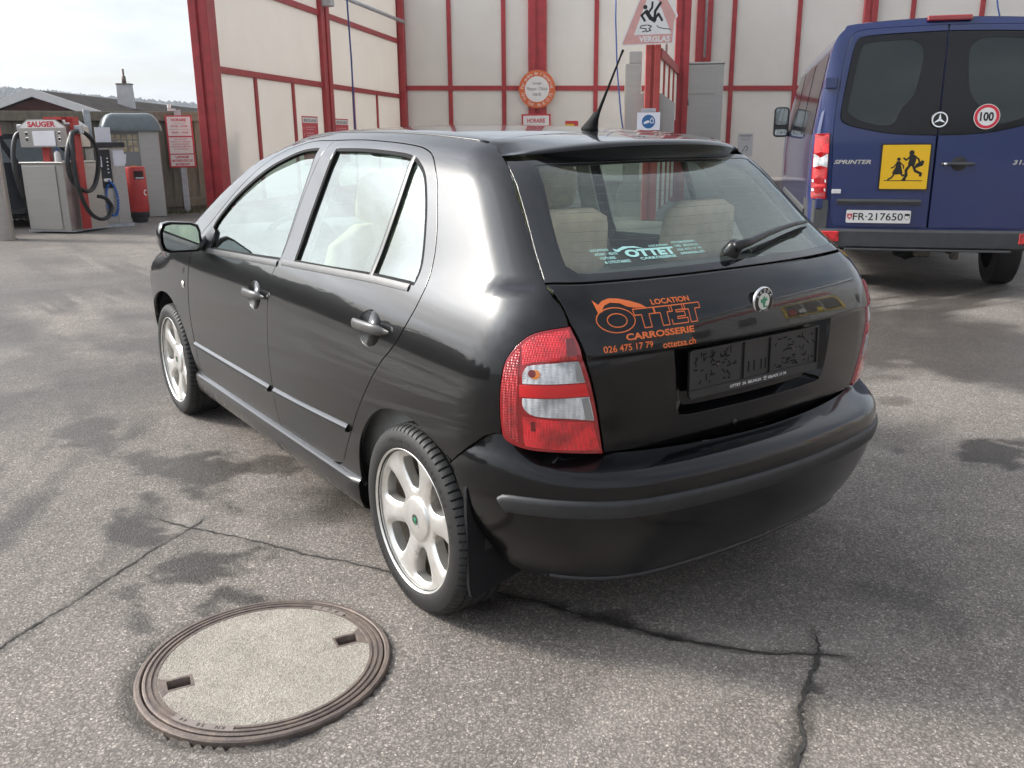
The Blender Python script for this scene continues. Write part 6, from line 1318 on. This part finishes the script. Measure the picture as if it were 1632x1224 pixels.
# trim on the doors
MB().loft([[(x, .055+.035*x*x-.024, .775), (x, .055+.035*x*x-.030, .80), (x, .055+.035*x*x-.022, .818), (x, .055+.035*x*x+.01, .818), (x, .055+.035*x*x+.01, .775)] for x in np.linspace(-.75, -.075, 12)]).build('plate_light_bar', M_vpl, van, 30)
Tp = frame((-.405, .044, .617), (1, -.028, 0), (0, 0, 1)); np_ = MB().prism(rrect(.52, .108, .012, 4, 0, .054), -.002, .004, T=Tp).build('number_plate', M_swhite, van)
def T2(T, h): return T @ Matrix.Translation((0, 0, h))
Flat().text('FR·217650', -.205, .022, .405, .064, bold=.012).on_plane('plate_number', M_black, np_, T2(Tp, .0046)); sh = [(-.021, .075), (.021, .075), (.021, .045), (.0, .022), (-.021, .045)]
Flat().poly(sh, -.232, .003).on_plane('swiss_shield', M_sred, np_, T2(Tp, .0046)); Flat().poly(rrect(.026, .008, .001, 1, -.232, .054)).poly(rrect(.008, .026, .001, 1, -.232, .054)).on_plane('swiss_cross', M_swhite, np_, T2(Tp, .005)); Flat().poly([(-.02, .062), (.02, .062), (.02, .082), (-.02, .082)], .232, .0).on_plane('canton_shield', M_black, np_, T2(Tp, .0046)); Flat().line([(.212, .062), (.213, .045), (.232, .028), (.251, .045), (.252, .062)], .003).on_plane('canton_outline', M_black, np_, T2(Tp, .0046))
Ty = frame((-.232, .045, .90), (1, -.02, 0), (0, .012, 1)); yp = MB().prism(rrect(.395, .385, .01, 3, 0, .188), -.003, .003, T=Ty).build('school_sign', M_black, van)
Flat().poly(rrect(.374, .364, .006, 3, 0, .188)).on_plane('yellow_field', pbr('school_yellow', (.78, .46, .008), .35), yp, T2(Ty, .0036)); kf = Flat(); kf.line([(-.155, .075), (.145, .075)], .006)
# two running children, boy with satchel and girl in a skirt
kf.poly(ngon(.021, 16, .045, .305)); kf.poly([(.025, .285), (.07, .29), (.085, .25), (.075, .20), (.04, .195), (.022, .21), (.03, .25)]); kf.line([(.075, .275), (.105, .25), (.112, .215)], .014); kf.poly([(.075, .175), (.14, .20), (.15, .235), (.13, .245), (.11, .225), (.085, .215)]); kf.line([(.035, .27), (.005, .245), (-.015, .262)], .014); kf.line([(.04, .205), (.012, .16), (.018, .12), (.0, .085)], .022); kf.line([(.062, .205), (.085, .155), (.13, .135), (.128, .115)], .021); kf.line([(-.012, .082), (.014, .084)], .012)
kf.poly(ngon(.015, 14, -.052, .252)); kf.poly([(-.068, .235), (-.04, .236), (-.03, .20), (-.012, .135), (-.06, .125), (-.098, .135), (-.072, .19)]); kf.line([(-.04, .225), (-.012, .20), (-.008, .175)], .010); kf.line([(-.068, .215), (-.09, .185), (-.108, .18)], .010); kf.line([(-.075, .135), (-.098, .10), (-.125, .083)], .014); kf.line([(-.03, .135), (-.01, .115), (.002, .125)], .013); kf.on_plane('running_children', M_black, yp, T2(Ty, .0042))
def vtext(txt, x, z, w, h, mat, name, **kw):
    return Flat().text(txt, x, z, w, h, **kw).on_surf(name, mat, van, VRear(.009))
vtext('SPRINTER', -.80, 1.112, .30, .036, M_chrome, 'model_lettering', bold=.03, shear=.25); vtext('313', .602, 1.105, .11, .038, M_chrome, 'model_lettering', bold=.03, shear=.2); vtext('CDI', .73, 1.105, .09, .038, M_chrome, 'model_lettering', bold=.03, shear=.2)
Ts_ = frame((.022-.022, .052, 1.47), (1, 0, 0), (0, .05, 1)); st = Flat().ring(.052, .062, 36); [st.poly([(0.011*math.cos(a+math.pi/2), .011*math.sin(a+math.pi/2)), (.054*math.cos(a), .054*math.sin(a)), (.011*math.cos(a-math.pi/2), .011*math.sin(a-math.pi/2))]) for a in (R_(90), R_(210), R_(330))]; st.on_plane('star_emblem', M_chrome, van, T2(Ts_, .012)); MB().lathe([(.0001, .010), (.055, .010), (.066, .006), (.068, 0)], 32, T=Ts_).build('emblem_base', M_black, van, True)
T1_ = frame((.357, .055, 1.49), (1, .025, 0), (0, .05, 1)); sg1 = MB().lathe([(.0001, .003), (.10, .003), (.10, 0)], 36, T=T1_).build('speed_sign', M_swhite, van); Flat().ring(.072, .095, 36).on_plane('speed_ring', pbr('speed_red', (.60, .02, .04), .4), sg1, T2(T1_, .0036)); Flat().text('100', 0, -.036, .105, .072, True, bold=.035).on_plane('speed_number', M_black, sg1, T2(T1_, .0038))
hb = MB(); hb.box(.05, .31, .020, .05, 1.10, 1.125, .008); hb.build('door_handle', M_vpl, van); MB().lathe([(.0001, .004), (.055, .003), (.06, 0)], 24, T=frame((.19, .052, 1.115), (1, 0, 0), (0, 0, 1))).build('handle_cup', M_blk, van, True); MB().lathe([(.0001, .006), (.012, .005), (.013, 0)], 12, T=frame((.08, .018, 1.1125), (1, 0, 0), (0, 0, 1))).build('lock', M_chrome, van, True)
MB().box(-.17, .17, .085, .15, 2.245, 2.285, .008).build('third_brake_lamp', M_lrim, van); MB().box(-.80, -.725, .060, .068, .865, .900, .002).build('small_label', M_swhite, van)
# side windows
for sgn in (-1, 1):
    for y0, y1 in ((.42, 1.65), (1.75, 2.95), (3.05, 3.95)):
        V = []; Fc = []; nz_ = 7; ny_ = 6
        for i in range(ny_):
            for j in range(nz_):
                z = 1.36+(2.04-1.36)*j/(nz_-1); y = y0+(y1-y0)*i/(ny_-1); V.append((sgn*(float(VW(z))+.004), y, z))
        for i in range(ny_-1):
            for j in range(nz_-1):
                f = (i*nz_+j, (i+1)*nz_+j, (i+1)*nz_+j+1, i*nz_+j+1); Fc.append(f if sgn > 0 else f[::-1])
        mesh_obj('side_window', V, Fc, M_vfrit, van, True)
    rs_ = [[(sgn*(float(VW(.95))+o), y, z) for o, z in ((.0, .60), (.014, .62), (.016, .70), (.0, .72))] for y in (.4, 2, 3.8)]; MB().loft(rs_).build('rub_strip', M_vpl, van, 30)
    # mirrors on the front doors: tall main head and smaller wide angle
    mr = MB(); mr.tube([(sgn*.96, 4.05, 1.36), (sgn*1.02, 4.02, 1.38), (sgn*1.08, 4.0, 1.38)], .035, 8); mo_ = mr.build('mirror_arm', M_blk, van, True)
    hd_m = MB(); hd_m.loft([[(sgn*1.075+a*k, 3.98+dy, 1.51+b*k) for a, b in rrect(.19, .37, .05, 4)] for dy, k in ((0, .96), (.02, 1.0), (.08, .95), (.13, .7))]); hd_m.build('mirror_head', M_blk, mo_, 40)
    MB().prism(rrect(.145, .20, .03, 4, sgn*1.075, 1.575), 3.972, 3.978, axis='Y').build('mirror_glass', pbr('van_mirror', (.30, .32, .32), .03, 1), mo_); MB().prism(rrect(.14, .07, .02, 4, sgn*1.075, 1.385), 3.972, 3.978, axis='Y').build('wide_mirror_glass', pbr('van_mirror2', (.75, .78, .80), .03, 1), mo_)
    for y in (.86, 4.55):
        w = empty('wheel', (0, y, .345)); w.parent = van
        MB().lathe([(.20, sgn*.905), (.31, sgn*.915), (.335, sgn*.90), (.345, sgn*.87), (.345, sgn*.74), (.335, sgn*.71), (.20, sgn*.70)], 48, axis='X').build('tyre', M_tyre, w, 35); MB().lathe([(.0001, sgn*.88), (.12, sgn*.885), (.20, sgn*.90)], 32, axis='X').build('rim', M_alloyd, w, 35)
m = MB(); m.box(-.88, .88, .10, 5.6, .42, .50); m.build('floor_pan', M_well, van); m = MB(); m.tube([(-.8, .86, .345), (.8, .86, .345)], .06, 8); m.lathe([(.0001, -.14), (.12, -.10), (.15, 0), (.12, .10), (.0001, .14)], 14, T=Matrix.Translation((0, .86, .345))); m.box(-.55, -.47, .3, 2.2, .36, .42); m.box(.47, .55, .3, 2.2, .36, .42); m.build('rear_axle', M_well, van, 40)
m = MB(); m.tube([(.30, .35, .36), (.30, .9, .34), (.34, 1.6, .36)], .05, 10); m.box(-.06, .06, .12, .22, .32, .42, .01); m.box(.24, .30, .16, .24, .30, .42, .01); m.build('exhaust', M_disc, van, 40)
# cabin
m = MB(); m.box(-.90, .90, .30, 4.2, .50, .55); m.build('cabin_floor', M_trim, van)
for y in (.85, 1.75, 2.65):
    for x in (-.58, -.02, .50): st_ = MB(); cushion(st_, x-.22, x+.22, y, y+.12, .95, 1.62, 0, .05); st_.build('seat', M_trim, van, 50)
# ---------------------------------------------------------------- workshop behind the photographer, seen in the tailgate paint
wk = empty('workshop', (-12.2, -14.8, 0), R_(-38), 'long grey corrugated workshop with red stripe and yellow window frames', 'building')   # local x along the front, front faces local +y
M_corr = pbr('grey_corrugated_sheet', (.40, .41, .42), .4, .3, var=.1, vscale=1.0); M_yel = pbr('yellow_frame', (.68, .46, .03), .4); M_wred = pbr('stripe_red', (.42, .05, .035), .45)
xs = np.arange(-16, 12.01, .06); prf = .045*np.sign(np.sin(xs*2*math.pi/.24))*np.minimum(1, np.abs(np.sin(xs*2*math.pi/.24))*2)
V = []; [V.extend([(x, float(p), 0.), (x, float(p), 6.4)]) for x, p in zip(xs, prf)]
mesh_obj('corrugated_front', V, [(2*i, 2*i+2, 2*i+3, 2*i+1)[::-1] for i in range(len(xs)-1)], M_corr, wk); MB().box(-16, 12, -10, -.1, 0, 6.3).build('building_core', M_corr, wk); MB().box(-16.2, 12.2, -10.2, .3, 6.4, 6.7, .02).build('roof', M_galv, wk); MB().box(-16, 6.5, .06, .12, 4.55, 5.05, .01).build('stripe', M_wred, wk)
for x0 in (1.1,):
    f = MB(); f.box(x0, x0+5.4, .06, .20, 3.75, 3.95); f.box(x0, x0+5.4, .06, .20, 1.2, 1.38); f.box(x0, x0+.22, .06, .20, 1.38, 3.75); f.box(x0+5.18, x0+5.4, .06, .20, 1.38, 3.75); wf = f.build('window_frame', M_yel, wk); MB().box(x0+.22, x0+5.18, .05, .09, 1.38, 3.75).build('pane', pbr('dark_pane', (.02, .025, .03), .05, 0, 1), wf)
    for q in (1.7, 3.4): MB().box(x0+q, x0+q+.12, .09, .14, 1.38, 3.75).build('window_bar', M_galv, wf)
M_post = [pbr('poster_%s' % n, c, .5) for n, c in (('red', (.45, .05, .06)), ('white', (.7, .7, .7)), ('yellow', (.65, .5, .05)))]
for k, (x0, z0, z1) in enumerate(((1.5, 1.6, 2.6), (2.35, 1.8, 2.5), (3.9, 1.5, 2.2))): MB().box(x0, x0+.55, .145, .15, z0, z1).build('poster', M_post[k], wk)
for x0 in (-13.0, -9.5, -6.0, -2.6, 8.2): f_ = MB().box(x0, x0+1.6, .06, .12, 1.4, 3.2, .02).build('window', M_galv, wk); MB().box(x0+.1, x0+1.5, .121, .13, 1.5, 3.1).build('pane', pbr('grey_pane', (.03, .035, .04), .08, 0, 1), f_)
# ---------------------------------------------------------------- hedge left of the lot, mirrored in the doors
hg_ = empty('hedge', (22.0, 17.0, 0), R_(128), 'tall dark evergreen hedge along the left side of the lot', 'hedge')
core = MB(); rh = random.Random(4); rings = []
for u in np.linspace(-20, 20, 60): hh = 3.4+.5*math.sin(u*1.1)+rh.uniform(-.4, .4); rings.append([(u, a*rh.uniform(.85, 1.1), b*hh) for a, b in ((-.9, 0), (-1.1, .4), (-.8, .85), (0, 1.0), (.8, .85), (1.1, .4), (.9, 0))])
core.loft(rings, closed=False, caps=False); core.build('hedge_body', pbr('hedge_dark', (.012, .018, .010), .9, var=.4), hg_)
lv = MB()
for k in range(7000):
    u = rh.uniform(-20, 20); t = rh.uniform(0, math.pi); hh = 3.5+.5*math.sin(u*1.1); y_ = 1.15*math.cos(t)*rh.uniform(.9, 1.15); z_ = max(.05, hh*math.sin(t)**.6*rh.uniform(.75, 1.1)); s_ = rh.uniform(.08, .20); a = Vector((rh.gauss(0, 1), rh.gauss(0, 1), rh.gauss(0, 1))).normalized(); b = a.orthogonal().normalized(); c = Vector((u, y_, z_)); lv.add([c-a*s_, c+b*s_*.5, c+a*s_, c-b*s_*.5], [(0, 1, 2, 3)])
lo_ = lv.build('foliage', pbr('hedge_leaf', (.030, .045, .020), .7, var=.4, vscale=1), hg_); lo_['kind'] = 'stuff'
# ---------------------------------------------------------------- hazy air
hz = bpy.data.materials.new('hazy_air'); hz.use_nodes = True; T = NT(hz.node_tree)
pv_ = T.n('ShaderNodeVolumePrincipled', {'Color': (.80, .86, .94, 1), 'Density': .00045, 'Anisotropy': .2}); T.n('ShaderNodeOutputMaterial', {1: pv_.outputs[0]})
hb_ = MB().box(-1950, 1950, -1950, 1950, -6, 75).build('haze', hz); hb_['kind'] = 'stuff'; hb_['label'] = 'pale haze over the distant wooded hills'; hb_['category'] = 'haze'
# lettering and other print too small to pick apart stays one part
for o in bpy.data.objects:
    if o.parent and any(k in o.name for k in ('lettering', 'holder_slots', 'heating_wire', 'holder_print', 'print', 'pictogram', 'symbol', 'plate_number', 'running_children', 'name_plate', 'hours', 'emblem', 'badge')): o['kind'] = 'stuff'
